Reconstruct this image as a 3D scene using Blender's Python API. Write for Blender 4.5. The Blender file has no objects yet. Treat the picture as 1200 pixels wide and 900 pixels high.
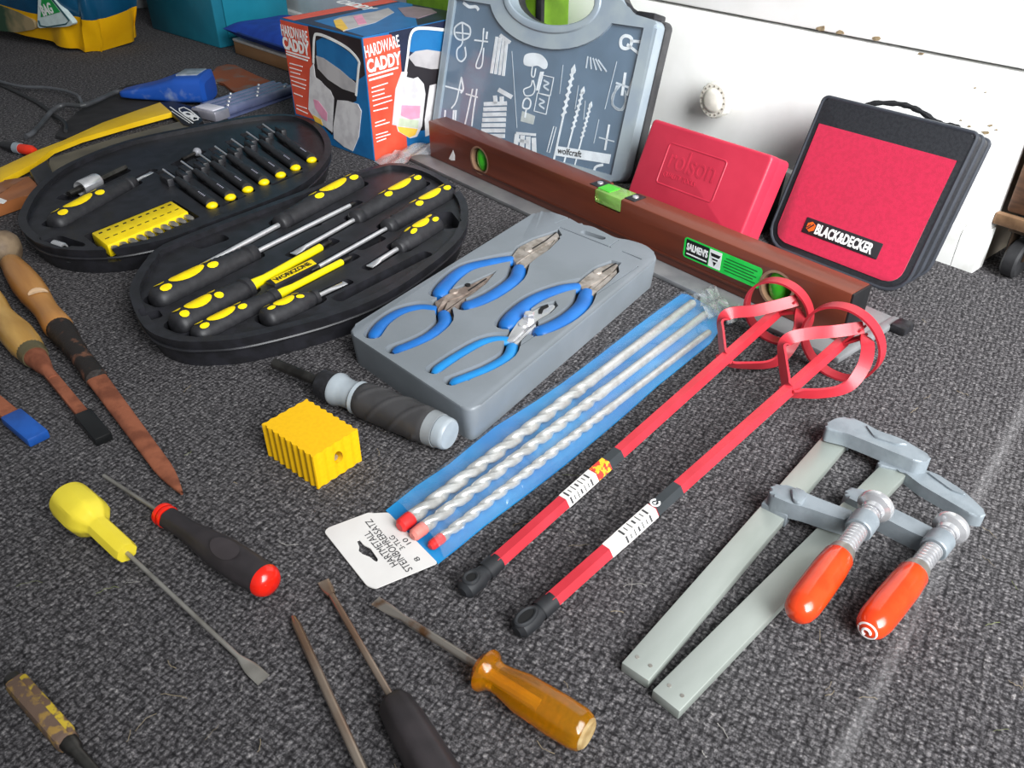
import bpy, bmesh, math, random
from mathutils import Matrix, Vector
random.seed(7)
V = Vector
scn = bpy.context.scene
COL = scn.collection

# ---------------------------------------------------------------- camera
FPX, PITCH, CAM_H = 955.0, math.radians(35.0), 0.45
cd = bpy.data.cameras.new('camera')
cd.sensor_width = 36.0
cd.lens = FPX / 1200.0 * 36.0
cd.clip_start = 0.01
cam = bpy.data.objects.new('camera', cd)
COL.objects.link(cam)
cam.location = (0, 0, CAM_H)
cam.rotation_euler = (math.radians(90) - PITCH, 0, 0)
scn.camera = cam

# ---------------------------------------------------------------- light
world = bpy.data.worlds.new('overcast_daylight')
scn.world = world
world.use_nodes = True
wb = world.node_tree.nodes['Background']
wb.inputs[0].default_value = (0.93, 0.97, 1.0, 1)
wb.inputs[1].default_value = 0.25

def area_light(name, loc, target, sx, sy, power, color):
    l = bpy.data.lights.new(name, 'AREA')
    l.shape = 'RECTANGLE'; l.size = sx; l.size_y = sy
    l.energy = power; l.color = color; l.spread = math.radians(92)
    o = bpy.data.objects.new(name, l)
    COL.objects.link(o)
    o.location = loc
    o.rotation_euler = (V(target) - V(loc)).to_track_quat('-Z', 'Y').to_euler()
    return o
# daylight through the open garage door, to the right and behind the camera
area_light('garage_door_daylight', (0.98, -0.42, 1.0), (0.56, 0.98, 0.0), 1.3, 1.3, 34, (0.97, 0.99, 1.0))

scn.view_settings.view_transform = 'Standard'
scn.view_settings.look = 'None'
scn.view_settings.gamma = 1.0
scn.view_settings.use_curve_mapping = False
scn.view_settings.exposure = 0.0

# ---------------------------------------------------------------- geometry of the place
CAM = V((0, 0, CAM_H))
UPV = V((0, math.sin(PITCH), math.cos(PITCH)))
FWD = V((0, math.cos(PITCH), -math.sin(PITCH)))
def ray(px, py):
    return V(((px - 600) / FPX, 0, 0)) + UPV * ((450 - py) / FPX) + FWD
def G(px, py, z=0.0):
    """point of the horizontal plane at height z that the photograph shows at (px, py)"""
    r = ray(px, py)
    return CAM + r * ((z - CAM_H) / r.z)
WA = math.radians(40.0)
WDIR = V((-math.sin(WA), math.cos(WA), 0))      # along the white wall, away from the door
NIN = V((-math.cos(WA), -math.sin(WA), 0))      # out of the wall, into the room
W0 = G(1130, 314)
def W(u, d=0.0, z=0.0):
    return W0 + WDIR * u + NIN * d + V((0, 0, z))
def frame(o, x, z=V((0, 0, 1))):
    x = V(x).normalized(); y = V(z).cross(x).normalized(); z = x.cross(y)
    m = Matrix((x, y, z)).transposed().to_4x4(); m.translation = o
    return m
def axis_frame(a, b):
    return frame(a, b - a)
class Fr:
    """a plane or local frame; P() finds the local point seen at a photograph pixel"""
    def __init__(s, M):
        s.M = M; s.I = M.inverted()
    def P(s, px, py, h=0.0):
        o = s.I @ CAM; d = s.I.to_3x3() @ ray(px, py)
        return o + d * ((h - o.z) / d.z)
    def p2(s, pts, h=0.0):
        return [tuple(s.P(x, y, h)[:2]) for x, y in pts]

# ---------------------------------------------------------------- materials
def lin(h):
    h = h.lstrip('#')
    out = []
    for i in (0, 2, 4):
        c = int(h[i:i + 2], 16) / 255
        out.append(c / 12.92 if c <= 0.04045 else ((c + 0.055) / 1.055) ** 2.4)
    return tuple(out) + (1,)
MATS = {}
def nd(nt, t, **kw):
    n = nt.nodes.new(t)
    for k, v in kw.items():
        setattr(n, k, v)
    return n
def mat(name, col, rough=0.5, metal=0.0, col2=None, scale=60, bump=0.0, bscale=None, lo=0.42, hi=0.62,
        trans=0.0, ior=1.45, coat=0.0, stretch=(1, 1, 1), sheen=0.0, sss=0.0, alpha=1.0, spec=0.5):
    if name in MATS:
        return MATS[name]
    m = bpy.data.materials.new(name); m.use_nodes = True
    nt = m.node_tree; b = nt.nodes['Principled BSDF']
    b.inputs['Roughness'].default_value = rough
    b.inputs['Metallic'].default_value = metal
    b.inputs['IOR'].default_value = ior
    b.inputs['Transmission Weight'].default_value = trans
    b.inputs['Coat Weight'].default_value = coat
    b.inputs['Sheen Weight'].default_value = sheen
    b.inputs['Alpha'].default_value = alpha
    b.inputs['Specular IOR Level'].default_value = spec
    if sss:
        b.inputs['Subsurface Weight'].default_value = sss
        b.inputs['Subsurface Radius'].default_value = (0.004, 0.003, 0.002)
    tc = nd(nt, 'ShaderNodeTexCoord'); mp = nd(nt, 'ShaderNodeMapping')
    mp.inputs['Scale'].default_value = stretch
    nt.links.new(tc.outputs['Object'], mp.inputs['Vector'])
    nz = nd(nt, 'ShaderNodeTexNoise'); nz.inputs['Scale'].default_value = scale; nz.inputs['Detail'].default_value = 5
    nt.links.new(mp.outputs[0], nz.inputs['Vector'])
    c1 = lin(col); c2 = lin(col2) if col2 else tuple(v * 0.86 for v in c1[:3]) + (1,)
    cr = nd(nt, 'ShaderNodeValToRGB')
    cr.color_ramp.elements[0].position = lo; cr.color_ramp.elements[0].color = c1
    cr.color_ramp.elements[1].position = hi; cr.color_ramp.elements[1].color = c2
    nt.links.new(nz.outputs['Fac'], cr.inputs['Fac'])
    nt.links.new(cr.outputs['Color'], b.inputs['Base Color'])
    if bump:
        n2 = nz
        if bscale:
            n2 = nd(nt, 'ShaderNodeTexNoise'); n2.inputs['Scale'].default_value = bscale; n2.inputs['Detail'].default_value = 3
            nt.links.new(mp.outputs[0], n2.inputs['Vector'])
        bp = nd(nt, 'ShaderNodeBump'); bp.inputs['Strength'].default_value = bump; bp.inputs['Distance'].default_value = 0.002
        nt.links.new(n2.outputs['Fac'], bp.inputs['Height'])
        nt.links.new(bp.outputs['Normal'], b.inputs['Normal'])
    MATS[name] = m
    return m
def film(name, tint='#ffffff', haze=0.08, gloss=0.12, rough=0.12, bump=0.3, bscale=60):
    """thin clear plastic sheet: mostly see-through, a little haze, glossy crinkles"""
    if name in MATS:
        return MATS[name]
    m = bpy.data.materials.new(name); m.use_nodes = True
    nt = m.node_tree; nt.nodes.remove(nt.nodes['Principled BSDF'])
    out = nt.nodes['Material Output']
    tr = nd(nt, 'ShaderNodeBsdfTransparent'); tr.inputs[0].default_value = lin(tint)
    df = nd(nt, 'ShaderNodeBsdfDiffuse'); df.inputs[0].default_value = (0.8, 0.82, 0.84, 1)
    gl = nd(nt, 'ShaderNodeBsdfGlossy'); gl.inputs['Roughness'].default_value = rough
    m1 = nd(nt, 'ShaderNodeMixShader'); m1.inputs[0].default_value = haze
    m2 = nd(nt, 'ShaderNodeMixShader')
    tc = nd(nt, 'ShaderNodeTexCoord'); nz = nd(nt, 'ShaderNodeTexNoise'); nz.inputs['Scale'].default_value = bscale
    bp = nd(nt, 'ShaderNodeBump'); bp.inputs['Strength'].default_value = bump; bp.inputs['Distance'].default_value = 0.004
    nt.links.new(tc.outputs['Object'], nz.inputs['Vector']); nt.links.new(nz.outputs['Fac'], bp.inputs['Height'])
    nt.links.new(bp.outputs['Normal'], gl.inputs['Normal'])
    nt.links.new(tr.outputs[0], m1.inputs[1]); nt.links.new(df.outputs[0], m1.inputs[2])
    m2.inputs[0].default_value = gloss
    nt.links.new(m1.outputs[0], m2.inputs[1]); nt.links.new(gl.outputs[0], m2.inputs[2])
    nt.links.new(m2.outputs[0], out.inputs['Surface'])
    MATS[name] = m
    return m

# ---------------------------------------------------------------- mesh builder
class MB:
    def __init__(s):
        s.bm = bmesh.new()
    def _add(s, vs, fs, mi=0):
        bv = [s.bm.verts.new(v) for v in vs]
        for f in fs:
            try:
                fc = s.bm.faces.new([bv[i] for i in f]); fc.material_index = mi; fc.smooth = True
            except ValueError:
                pass
        return s
    def merge(s, tmp, M=None, mi=0):
        if M is not None:
            bmesh.ops.transform(tmp, matrix=M, verts=tmp.verts)
        tmp.verts.ensure_lookup_table()
        for i, v in enumerate(tmp.verts):
            v.index = i
        s._add([v.co.copy() for v in tmp.verts], [[v.index for v in f.verts] for f in tmp.faces], mi)
        tmp.free()
        return s
    def box(s, c, size, bev=0.0, M=None, mi=0, seg=2):
        t = bmesh.new()
        bmesh.ops.create_cube(t, size=1, matrix=Matrix.Translation(c) @ Matrix.Diagonal((*size, 1)))
        if bev:
            bmesh.ops.bevel(t, geom=t.edges[:], offset=bev, segments=seg, profile=0.5, affect='EDGES')
        return s.merge(t, M, mi)
    def prism(s, pts, z0, z1, bev=0.0, M=None, mi=0, seg=2, inset_bottom=0.0, bottom=True, bev_bottom=0.0):
        """polygon pts (2d) extruded from z0 to z1; bev rounds the top edge"""
        t = bmesh.new()
        pts = [tuple(p[:2]) for p in pts]
        ar = sum(pts[i][0] * pts[(i + 1) % len(pts)][1] - pts[(i + 1) % len(pts)][0] * pts[i][1] for i in range(len(pts)))
        if ar < 0:
            pts = pts[::-1]
        n = len(pts)
        lo = pts if not inset_bottom else offset_poly(pts, -inset_bottom)
        vb = [t.verts.new((x, y, z0)) for x, y in lo]; vt = [t.verts.new((x, y, z1)) for x, y in pts]
        if bottom:
            t.faces.new(vb[::-1])
        top = t.faces.new(vt)
        for i in range(n):
            t.faces.new((vb[i], vb[(i + 1) % n], vt[(i + 1) % n], vt[i]))
        ed = []
        if bev:
            ed += list(top.edges)
            bmesh.ops.bevel(t, geom=ed, offset=bev, segments=seg, profile=0.5, affect='EDGES')
        return s.merge(t, M, mi)
    def lathe(s, prof, seg=20, M=None, mi=0, sy=1.0, sz=1.0, phase=0.0, mod=None):
        """profile [(x, r)] turned about the local x axis"""
        vs, fs = [], []
        n = len(prof)
        for k, (x, r) in enumerate(prof):
            for j in range(seg):
                a = 2 * math.pi * j / seg + phase
                rr = r * (mod(a, x) if mod else 1)
                vs.append(V((x, rr * math.cos(a) * sy, rr * math.sin(a) * sz)))
        for k in range(n - 1):
            for j in range(seg):
                a, b = k * seg + j, k * seg + (j + 1) % seg
                fs.append((a, a + seg, b + seg, b))
        fs.append(tuple(range(seg)))
        fs.append(tuple(range((n - 1) * seg, n * seg))[::-1])
        if M is not None:
            vs = [M @ v for v in vs]
        return s._add(vs, fs, mi)
    def tube(s, path, r, seg=10, mi=0, sw=1.0, sh=1.0, up=V((0, 0, 1)), closed=False, ups=None, square=False):
        path = [V(p) for p in path]; n = len(path)
        vs, fs = [], []
        for k in range(n):
            if closed:
                t = path[(k + 1) % n] - path[k - 1]
            else:
                t = path[min(k + 1, n - 1)] - path[max(k - 1, 0)]
            t.normalize()
            u = V(ups[k]) if ups else V(up)
            sd = t.cross(u)
            if sd.length < 1e-5:
                sd = t.orthogonal()
            sd.normalize(); u2 = sd.cross(t)
            rr = r[k] if isinstance(r, (list, tuple)) else r
            if square:
                ring = [(1, 1), (-1, 1), (-1, -1), (1, -1)]
            else:
                ring = [(math.cos(2 * math.pi * j / seg), math.sin(2 * math.pi * j / seg)) for j in range(seg)]
            for cx, cy in ring:
                vs.append(path[k] + sd * (rr * sw * cx) + u2 * (rr * sh * cy))
        sg = 4 if square else seg
        for k in range(n if closed else n - 1):
            for j in range(sg):
                a, b = k * sg + j, k * sg + (j + 1) % sg
                a2, b2 = ((k + 1) % n) * sg + j, ((k + 1) % n) * sg + (j + 1) % sg
                fs.append((a, b, b2, a2))
        if not closed:
            fs.append(tuple(range(sg))[::-1]); fs.append(tuple(range((n - 1) * sg, n * sg)))
        return s._add(vs, fs, mi)
    def sphere(s, c, r, seg=16, rings=10, sc=(1, 1, 1), mi=0):
        t = bmesh.new()
        bmesh.ops.create_uvsphere(t, u_segments=seg, v_segments=rings, radius=r)
        return s.merge(t, Matrix.Translation(c) @ Matrix.Diagonal((*sc, 1)), mi)
    def grid(s, fn, nu, nv, mi=0, closed_u=False, mifn=None):
        vs = [V(fn(i / (nu if closed_u else nu - 1), j / (nv - 1))) for j in range(nv) for i in range(nu)]
        bv = [s.bm.verts.new(v) for v in vs]
        for j in range(nv - 1):
            for i in range(nu if closed_u else nu - 1):
                i2 = (i + 1) % nu
                f = s.bm.faces.new((bv[j * nu + i], bv[j * nu + i2], bv[(j + 1) * nu + i2], bv[(j + 1) * nu + i]))
                f.smooth = True
                f.material_index = mifn(i, j) if mifn else mi
        return s
    def mesh(s, name, ang=35):
        bmesh.ops.recalc_face_normals(s.bm, faces=s.bm.faces[:])
        me = bpy.data.meshes.new(name)
        s.bm.to_mesh(me); s.bm.free()
        me.set_sharp_from_angle(angle=math.radians(ang))
        return me
def offset_poly(pts, d):
    """outward offset (d > 0) of a counter-clockwise polygon"""
    n = len(pts); out = []
    for i in range(n):
        a, b, c = V(pts[i - 1]), V(pts[i]), V(pts[(i + 1) % n])
        e1, e2 = (b - a), (c - b)
        e1 = e1.normalized() if e1.length > 1e-9 else V((1, 0)); e2 = e2.normalized() if e2.length > 1e-9 else e1
        n1, n2 = V((e1.y, -e1.x)), V((e2.y, -e2.x))
        m = (n1 + n2); m = m.normalized() if m.length > 1e-6 else n1
        k = d / max(0.5, m.dot(n1))
        out.append(tuple(b + m * k))
    return out
def ccw(pts):
    pts = [tuple(p[:2]) for p in pts]
    ar = sum(pts[i][0] * pts[(i + 1) % len(pts)][1] - pts[(i + 1) % len(pts)][0] * pts[i][1] for i in range(len(pts)))
    return pts if ar > 0 else pts[::-1]
def smooth_closed(pts, sub=4):
    """closed Catmull-Rom through 2d or 3d points"""
    n = len(pts); P = [V(p) for p in pts]; out = []
    for i in range(n):
        a, b, c, d = P[i - 1], P[i], P[(i + 1) % n], P[(i + 2) % n]
        for k in range(sub):
            t = k / sub
            out.append(0.5 * ((2 * b) + (c - a) * t + (2 * a - 5 * b + 4 * c - d) * t * t + (3 * b - a - 3 * c + d) * t ** 3))
    return out
def smooth_open(pts, sub=5):
    P = [V(p) for p in pts]; P = [P[0] * 2 - P[1]] + P + [P[-1] * 2 - P[-2]]; out = []
    for i in range(1, len(P) - 2):
        a, b, c, d = P[i - 1:i + 3]
        for k in range(sub):
            t = k / sub
            out.append(0.5 * ((2 * b) + (c - a) * t + (2 * a - 5 * b + 4 * c - d) * t * t + (3 * b - a - 3 * c + d) * t ** 3))
    out.append(P[-2])
    return out
def rrect(x0, y0, x1, y1, r, n=4):
    out = []
    for cx, cy, a0 in ((x1 - r, y1 - r, 0), (x0 + r, y1 - r, 90), (x0 + r, y0 + r, 180), (x1 - r, y0 + r, 270)):
        for k in range(n + 1):
            a = math.radians(a0 + 90 * k / n)
            out.append((cx + r * math.cos(a), cy + r * math.sin(a)))
    return out
def ell(cx, cy, a, b, n=20, rot=0.0):
    c, s_ = math.cos(rot), math.sin(rot)
    return [(cx + a * math.cos(t) * c - b * math.sin(t) * s_, cy + a * math.cos(t) * s_ + b * math.sin(t) * c)
            for t in [2 * math.pi * k / n for k in range(n)]]
def round_poly(pts, r, n=3):
    pts = ccw(pts); m = len(pts); out = []
    for i in range(m):
        a, b, c = V(pts[i - 1]), V(pts[i]), V(pts[(i + 1) % m])
        ra = min(r, (a - b).length * 0.45, (c - b).length * 0.45)
        p, q = b + (a - b).normalized() * ra, b + (c - b).normalized() * ra
        for k in range(n + 1):
            t = k / n
            out.append(tuple(p * (1 - t) ** 2 + b * (2 * t * (1 - t)) + q * t * t))
    return out

# ---------------------------------------------------------------- objects
def mk(name, me, mats, parent=None, label=None, M=None):
    o = bpy.data.objects.new(name, me)
    COL.objects.link(o)
    for m in (mats if isinstance(mats, (list, tuple)) else [mats]):
        me.materials.append(m)
    if parent is not None:
        o.parent = parent
    if M is not None:
        o.matrix_basis = M
    if label:
        o['label'] = label
    return o
class Thing(Fr):
    def __init__(s, name, label, cat, M, group=None):
        super().__init__(M)
        s.o = bpy.data.objects.new(name, None)
        s.o.empty_display_size = 0.02
        COL.objects.link(s.o)
        s.o.matrix_basis = M
        s.o['label'] = label; s.o['category'] = cat
        if group:
            s.o['group'] = group
    def part(s, name, mb, mats, parent=None, label=None, ang=35):
        return mk(name, mb.mesh(name, ang), mats, parent or s.o, label)
def solo(name, label, cat, mb, mats, M, group=None, ang=35):
    o = mk(name, mb.mesh(name, ang), mats, None, label, M)
    o['category'] = cat
    if group:
        o['group'] = group
    return o
def struct(name, mb, mats, M=None, parent=None, ang=35):
    o = mk(name, mb.mesh(name, ang), mats, parent, None, M)
    if parent is None:
        o['kind'] = 'structure'
    return o
def cut(o, cutters):
    """boolean difference, one cutter builder at a time, applied to the mesh"""
    for c in cutters:
        co = mk('cutter', c.mesh('cutter'), MATS['black_plastic'])
        md = o.modifiers.new('cut', 'BOOLEAN'); md.object = co; md.operation = 'DIFFERENCE'; md.solver = 'EXACT'
        co.matrix_world = o.matrix_world if o.parent is None else WM(o)
        bpy.context.view_layer.update()
        dg = bpy.context.evaluated_depsgraph_get()
        me = bpy.data.meshes.new_from_object(o.evaluated_get(dg))
        o.modifiers.clear(); old = o.data
        mats = [m for m in old.materials]
        o.data = me
        me.materials.clear()
        for m in mats:
            me.materials.append(m)
        for p in me.polygons:
            if p.material_index >= len(mats):
                p.material_index = 0
            p.use_smooth = True
        me.set_sharp_from_angle(angle=math.radians(35))
        me.name = old.name; bpy.data.meshes.remove(old)
        cm = co.data; bpy.data.objects.remove(co); bpy.data.meshes.remove(cm)
def WM(o):
    m = o.matrix_basis.copy()
    while o.parent:
        o = o.parent; m = o.matrix_basis @ m
    return m
def text(T, body, M, size, m, name='lettering', parent=None, ext=0.0002, sx=1.0, bold=0.0, shear=0.0, align='LEFT', label=None, res=3, spacing=1.0):
    c = bpy.data.curves.new('t', 'FONT'); c.body = body; c.size = size; c.extrude = ext
    c.offset = bold; c.shear = shear; c.align_x = align; c.resolution_u = res; c.space_character = spacing
    to = bpy.data.objects.new('t', c); COL.objects.link(to)
    bpy.context.view_layer.update()
    me = bpy.data.meshes.new_from_object(to.evaluated_get(bpy.context.evaluated_depsgraph_get()))
    bpy.data.objects.remove(to); bpy.data.curves.remove(c)
    me.materials.clear()
    me.transform(M @ Matrix.Diagonal((sx, 1, 1, 1)))
    me.name = name
    return mk(name, me, m, parent or T.o, label)
def flat(a, b, z=0.0, rot=0.0):
    return Matrix.Translation((a, b, z)) @ Matrix.Rotation(rot, 4, 'Z')
BLACKP = mat('black_plastic', '#1c1c1e', 0.42, col2='#26262a', scale=200, bump=0.05, bscale=900)
BLACKR = mat('black_rubber', '#222224', 0.62, col2='#2a2a2c', scale=120)
DARK = mat('painted_hole_shade', '#0c0c0d', 0.8)  # near-black patches that paint the shade inside holes and gaps
CHROME = mat('chrome', '#dcdcde', 0.22, 0.7, col2='#cfcfd2', scale=90)
STEEL = mat('brushed_steel', '#aaa69f', 0.38, 0.7, col2='#938f88', scale=50)
DSTEEL = mat('dark_steel', '#565451', 0.4, 0.9, col2='#3d3b39', scale=50)
WHITEP = mat('white_print', '#f2f2f0', 0.5)
YELP = mat('yellow_print', '#f5d800', 0.45, col2='#ecca00')
RUST = mat('rust', '#8d5239', 0.85, 0.1, col2='#6e3c28', scale=55, bump=0.25, bscale=260)
# ================================================================ setting
CARPET_ROT = math.radians(-58)
def carpet_material():
    m = bpy.data.materials.new('ribbed_carpet'); m.use_nodes = True
    nt = m.node_tree; b = nt.nodes['Principled BSDF']
    b.inputs['Roughness'].default_value = 0.95; b.inputs['Specular IOR Level'].default_value = 0.15
    tc = nd(nt, 'ShaderNodeTexCoord'); mp = nd(nt, 'ShaderNodeMapping')
    mp.inputs['Rotation'].default_value = (0, 0, CARPET_ROT); nt.links.new(tc.outputs['Object'], mp.inputs[0])
    wob = nd(nt, 'ShaderNodeTexNoise'); wob.inputs['Scale'].default_value = 160; wob.inputs['Detail'].default_value = 2
    nt.links.new(mp.outputs[0], wob.inputs['Vector'])
    mx = nd(nt, 'ShaderNodeMix', data_type='VECTOR'); mx.inputs['Factor'].default_value = 0.0035
    nt.links.new(mp.outputs[0], mx.inputs['A']); nt.links.new(wob.outputs['Color'], mx.inputs['B'])
    # loops: cells set in rows
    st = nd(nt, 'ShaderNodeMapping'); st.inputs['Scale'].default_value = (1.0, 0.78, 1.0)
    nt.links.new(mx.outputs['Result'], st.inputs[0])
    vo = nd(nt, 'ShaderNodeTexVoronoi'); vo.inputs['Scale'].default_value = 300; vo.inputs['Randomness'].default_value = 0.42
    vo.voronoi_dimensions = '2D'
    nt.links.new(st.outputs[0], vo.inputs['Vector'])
    fib = nd(nt, 'ShaderNodeTexNoise'); fib.inputs['Scale'].default_value = 420; fib.inputs['Detail'].default_value = 6; fib.inputs['Roughness'].default_value = 0.7
    nt.links.new(mp.outputs[0], fib.inputs['Vector'])
    sp = nd(nt, 'ShaderNodeTexNoise'); sp.inputs['Scale'].default_value = 190; sp.inputs['Detail'].default_value = 4; sp.inputs['Roughness'].default_value = 0.75
    nt.links.new(mp.outputs[0], sp.inputs['Vector'])
    cr = nd(nt, 'ShaderNodeValToRGB')
    e = cr.color_ramp.elements
    e[0].position = 0.36; e[0].color = lin('#1f1e20')
    e[1].position = 0.68; e[1].color = lin('#bfbab7')
    x = e.new(0.47); x.color = lin('#474547')
    x = e.new(0.56); x.color = lin('#787577')
    av = nd(nt, 'ShaderNodeMix', data_type='FLOAT'); av.inputs['Factor'].default_value = 0.5
    nt.links.new(sp.outputs['Fac'], av.inputs['A']); nt.links.new(fib.outputs['Fac'], av.inputs['B'])
    nt.links.new(av.outputs['Result'], cr.inputs['Fac'])
    # worn, paler dusty patches
    dn = nd(nt, 'ShaderNodeTexNoise'); dn.inputs['Scale'].default_value = 5; dn.inputs['Detail'].default_value = 6
    nt.links.new(mp.outputs[0], dn.inputs['Vector'])
    dr = nd(nt, 'ShaderNodeMapRange'); dr.inputs['From Min'].default_value = 0.52; dr.inputs['From Max'].default_value = 0.8
    dr.inputs['To Max'].default_value = 0.16
    nt.links.new(dn.outputs['Fac'], dr.inputs['Value'])
    cm = nd(nt, 'ShaderNodeMix', data_type='RGBA'); cm.inputs['B'].default_value = lin('#8d8a88')
    nt.links.new(dr.outputs[0], cm.inputs['Factor']); nt.links.new(cr.outputs[0], cm.inputs['A'])
    gp = nd(nt, 'ShaderNodeMapRange'); gp.inputs['From Min'].default_value = 0.30; gp.inputs['From Max'].default_value = 0.62  # self-shadow between the yarn loops, painted into the carpet colour
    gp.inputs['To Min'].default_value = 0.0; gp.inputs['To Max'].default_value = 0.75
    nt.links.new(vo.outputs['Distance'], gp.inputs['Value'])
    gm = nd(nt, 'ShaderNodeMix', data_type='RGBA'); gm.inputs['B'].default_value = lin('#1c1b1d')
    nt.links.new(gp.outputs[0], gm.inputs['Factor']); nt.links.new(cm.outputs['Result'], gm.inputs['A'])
    # a worn pale line where the carpet was creased
    A_, B_ = G(1000, 860), G(1165, 545); d_ = (B_ - A_).normalized(); n_ = V((-d_.y, d_.x, 0))
    dp = nd(nt, 'ShaderNodeVectorMath', operation='DOT_PRODUCT'); dp.inputs[1].default_value = n_
    nt.links.new(tc.outputs['Object'], dp.inputs[0])
    s1 = nd(nt, 'ShaderNodeMath', operation='SUBTRACT'); s1.inputs[1].default_value = A_.dot(n_); nt.links.new(dp.outputs['Value'], s1.inputs[0])
    s2 = nd(nt, 'ShaderNodeMath', operation='ABSOLUTE'); nt.links.new(s1.outputs[0], s2.inputs[0])
    s3 = nd(nt, 'ShaderNodeMapRange'); s3.inputs['From Min'].default_value = 0.0; s3.inputs['From Max'].default_value = 0.007; s3.inputs['To Min'].default_value = 0.38; s3.inputs['To Max'].default_value = 0.0
    nt.links.new(s2.outputs[0], s3.inputs['Value'])
    s4 = nd(nt, 'ShaderNodeMath', operation='MULTIPLY'); nt.links.new(s3.outputs[0], s4.inputs[0]); nt.links.new(dn.outputs['Fac'], s4.inputs[1])
    wm = nd(nt, 'ShaderNodeMix', data_type='RGBA'); wm.inputs['B'].default_value = lin('#b5b3b4')
    nt.links.new(s4.outputs[0], wm.inputs['Factor']); nt.links.new(gm.outputs['Result'], wm.inputs['A'])
    nt.links.new(wm.outputs['Result'], b.inputs['Base Color'])
    inv = nd(nt, 'ShaderNodeMath', operation='SUBTRACT'); inv.inputs[0].default_value = 1.0
    nt.links.new(vo.outputs['Distance'], inv.inputs[1])
    hh = nd(nt, 'ShaderNodeMath', operation='MULTIPLY_ADD'); hh.inputs[1].default_value = 0.6
    nt.links.new(fib.outputs['Fac'], hh.inputs[2]); nt.links.new(inv.outputs[0], hh.inputs[0])
    bp = nd(nt, 'ShaderNodeBump'); bp.inputs['Strength'].default_value = 0.9; bp.inputs['Distance'].default_value = 0.003
    nt.links.new(hh.outputs[0], bp.inputs['Height']); nt.links.new(bp.outputs[0], b.inputs['Normal'])
    return m
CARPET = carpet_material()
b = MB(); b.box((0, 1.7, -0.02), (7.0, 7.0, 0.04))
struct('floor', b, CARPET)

WHITE = mat('white_paint', '#fbfbf9', 0.45, col2='#f3f3f0', scale=14, bump=0.04, bscale=300)
WHITE2 = mat('white_paint_scuffed', '#efefec', 0.5, col2='#d8d6d0', scale=40, lo=0.5, hi=0.8)
MW = frame(W(0, 0, 0), WDIR)                    # local x along the wall, local y away from the room ... z up
if (MW.to_3x3() @ V((0, 1, 0))).dot(NIN) > 0:
    MW = MW @ Matrix.Rotation(math.pi, 4, 'Z')
WX = 1.0 if (MW.to_3x3() @ V((1, 0, 0))).dot(WDIR) > 0 else -1.0
def wb_(b, u0, u1, z0, z1, d0, d1, bev=0.002, mi=0):   # box on the wall, d towards the room
    b.box((WX * (u0 + u1) / 2, -(d0 + d1) / 2 * 1.0, (z0 + z1) / 2), (abs(u1 - u0), abs(d1 - d0), z1 - z0), bev, mi=mi)
b = MB(); wb_(b, -0.006, 2.9, 0.0, 1.3, -0.10, -0.026, 0)
wall = struct('wall_right', b, [mat('beige_board', '#b9ad9b', 0.7, col2='#a99c88', scale=30)], MW)
def wpart(name, b, m, label=None):
    o = mk(name, b.mesh(name), m, wall, label); return o
b = MB(); wb_(b, -0.010, 2.9, 0.2285, 1.3, -0.026, 0.0, 0.0025); wpart('upper_panel', b, WHITE)
b = MB(); wb_(b, -0.010, 2.9, 0.050, 0.2245, -0.026, 0.0, 0.0025); wpart('lower_panel', b, WHITE)
b = MB(); wb_(b, -0.004, 2.9, 0.2215, 0.2315, -0.0262, -0.020, 0); wpart('painted_slot_shade', b, mat('painted_slot_shade', '#20242c', 0.9))  # dark strip standing in for the shade inside the panel slot
# drawer knob
b = MB()
KM = Matrix.Translation((WX * 0.377, 0.0, 0.1225)) @ Matrix.Rotation(math.radians(-90), 4, 'Z')
b.lathe([(-0.001, 0.014), (0.012, 0.014), (0.014, 0.0225), (0.017, 0.0242), (0.030, 0.0242), (0.0325, 0.0225), (0.0330, 0.0165), (0.0350, 0.0150), (0.0365, 0.0110), (0.0370, 0.0)], 40, KM,
        mod=lambda a, x: 1 + (0.025 * math.cos(20 * a) if 0.013 < x < 0.031 else 0))
kn = wpart('drawer_knob', b, mat('ivory_plastic', '#efece0', 0.35), 'round ivory plastic knob')
b = MB()
for k in range(16):
    a = 2 * math.pi * k / 16
    b.lathe([(0.0320, 0.0014), (0.0334, 0.0014)], 8, KM @ Matrix.Translation((0, 0.0195 * math.cos(a), 0.0195 * math.sin(a))))
mk('knob_dots', b.mesh('knob_dots'), mat('knob_grey', '#9c988c', 0.6), kn)
WF = Fr(frame(W(0, 0, 0), -WDIR, NIN))
random.seed(5)
for px, py, s_ in ((1155, 155, 5), (1161, 147, 3.5), (1136, 148, 2.5), (1143, 103, 2.5), (1155, 108, 2), (1126, 141, 2), (962, 33, 7), (985, 38, 6), (1026, 45, 6), (1079, 63, 4), (1168, 152, 2)):
    poly = [(px + s_ * random.uniform(0.6, 1.2) * math.cos(t), py + 0.45 * s_ * random.uniform(0.6, 1.2) * math.sin(t)) for t in [2 * math.pi * k / 7 for k in range(7)]]
    q = WF.p2(poly)
    b = MB(); b.prism(q, 0.0, 0.0004, M=MW.inverted() @ WF.M); wpart('paint_chip', b, mat('bare_board_chip', '#b09a78', 0.8, col2='#85765f', scale=200))
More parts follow.
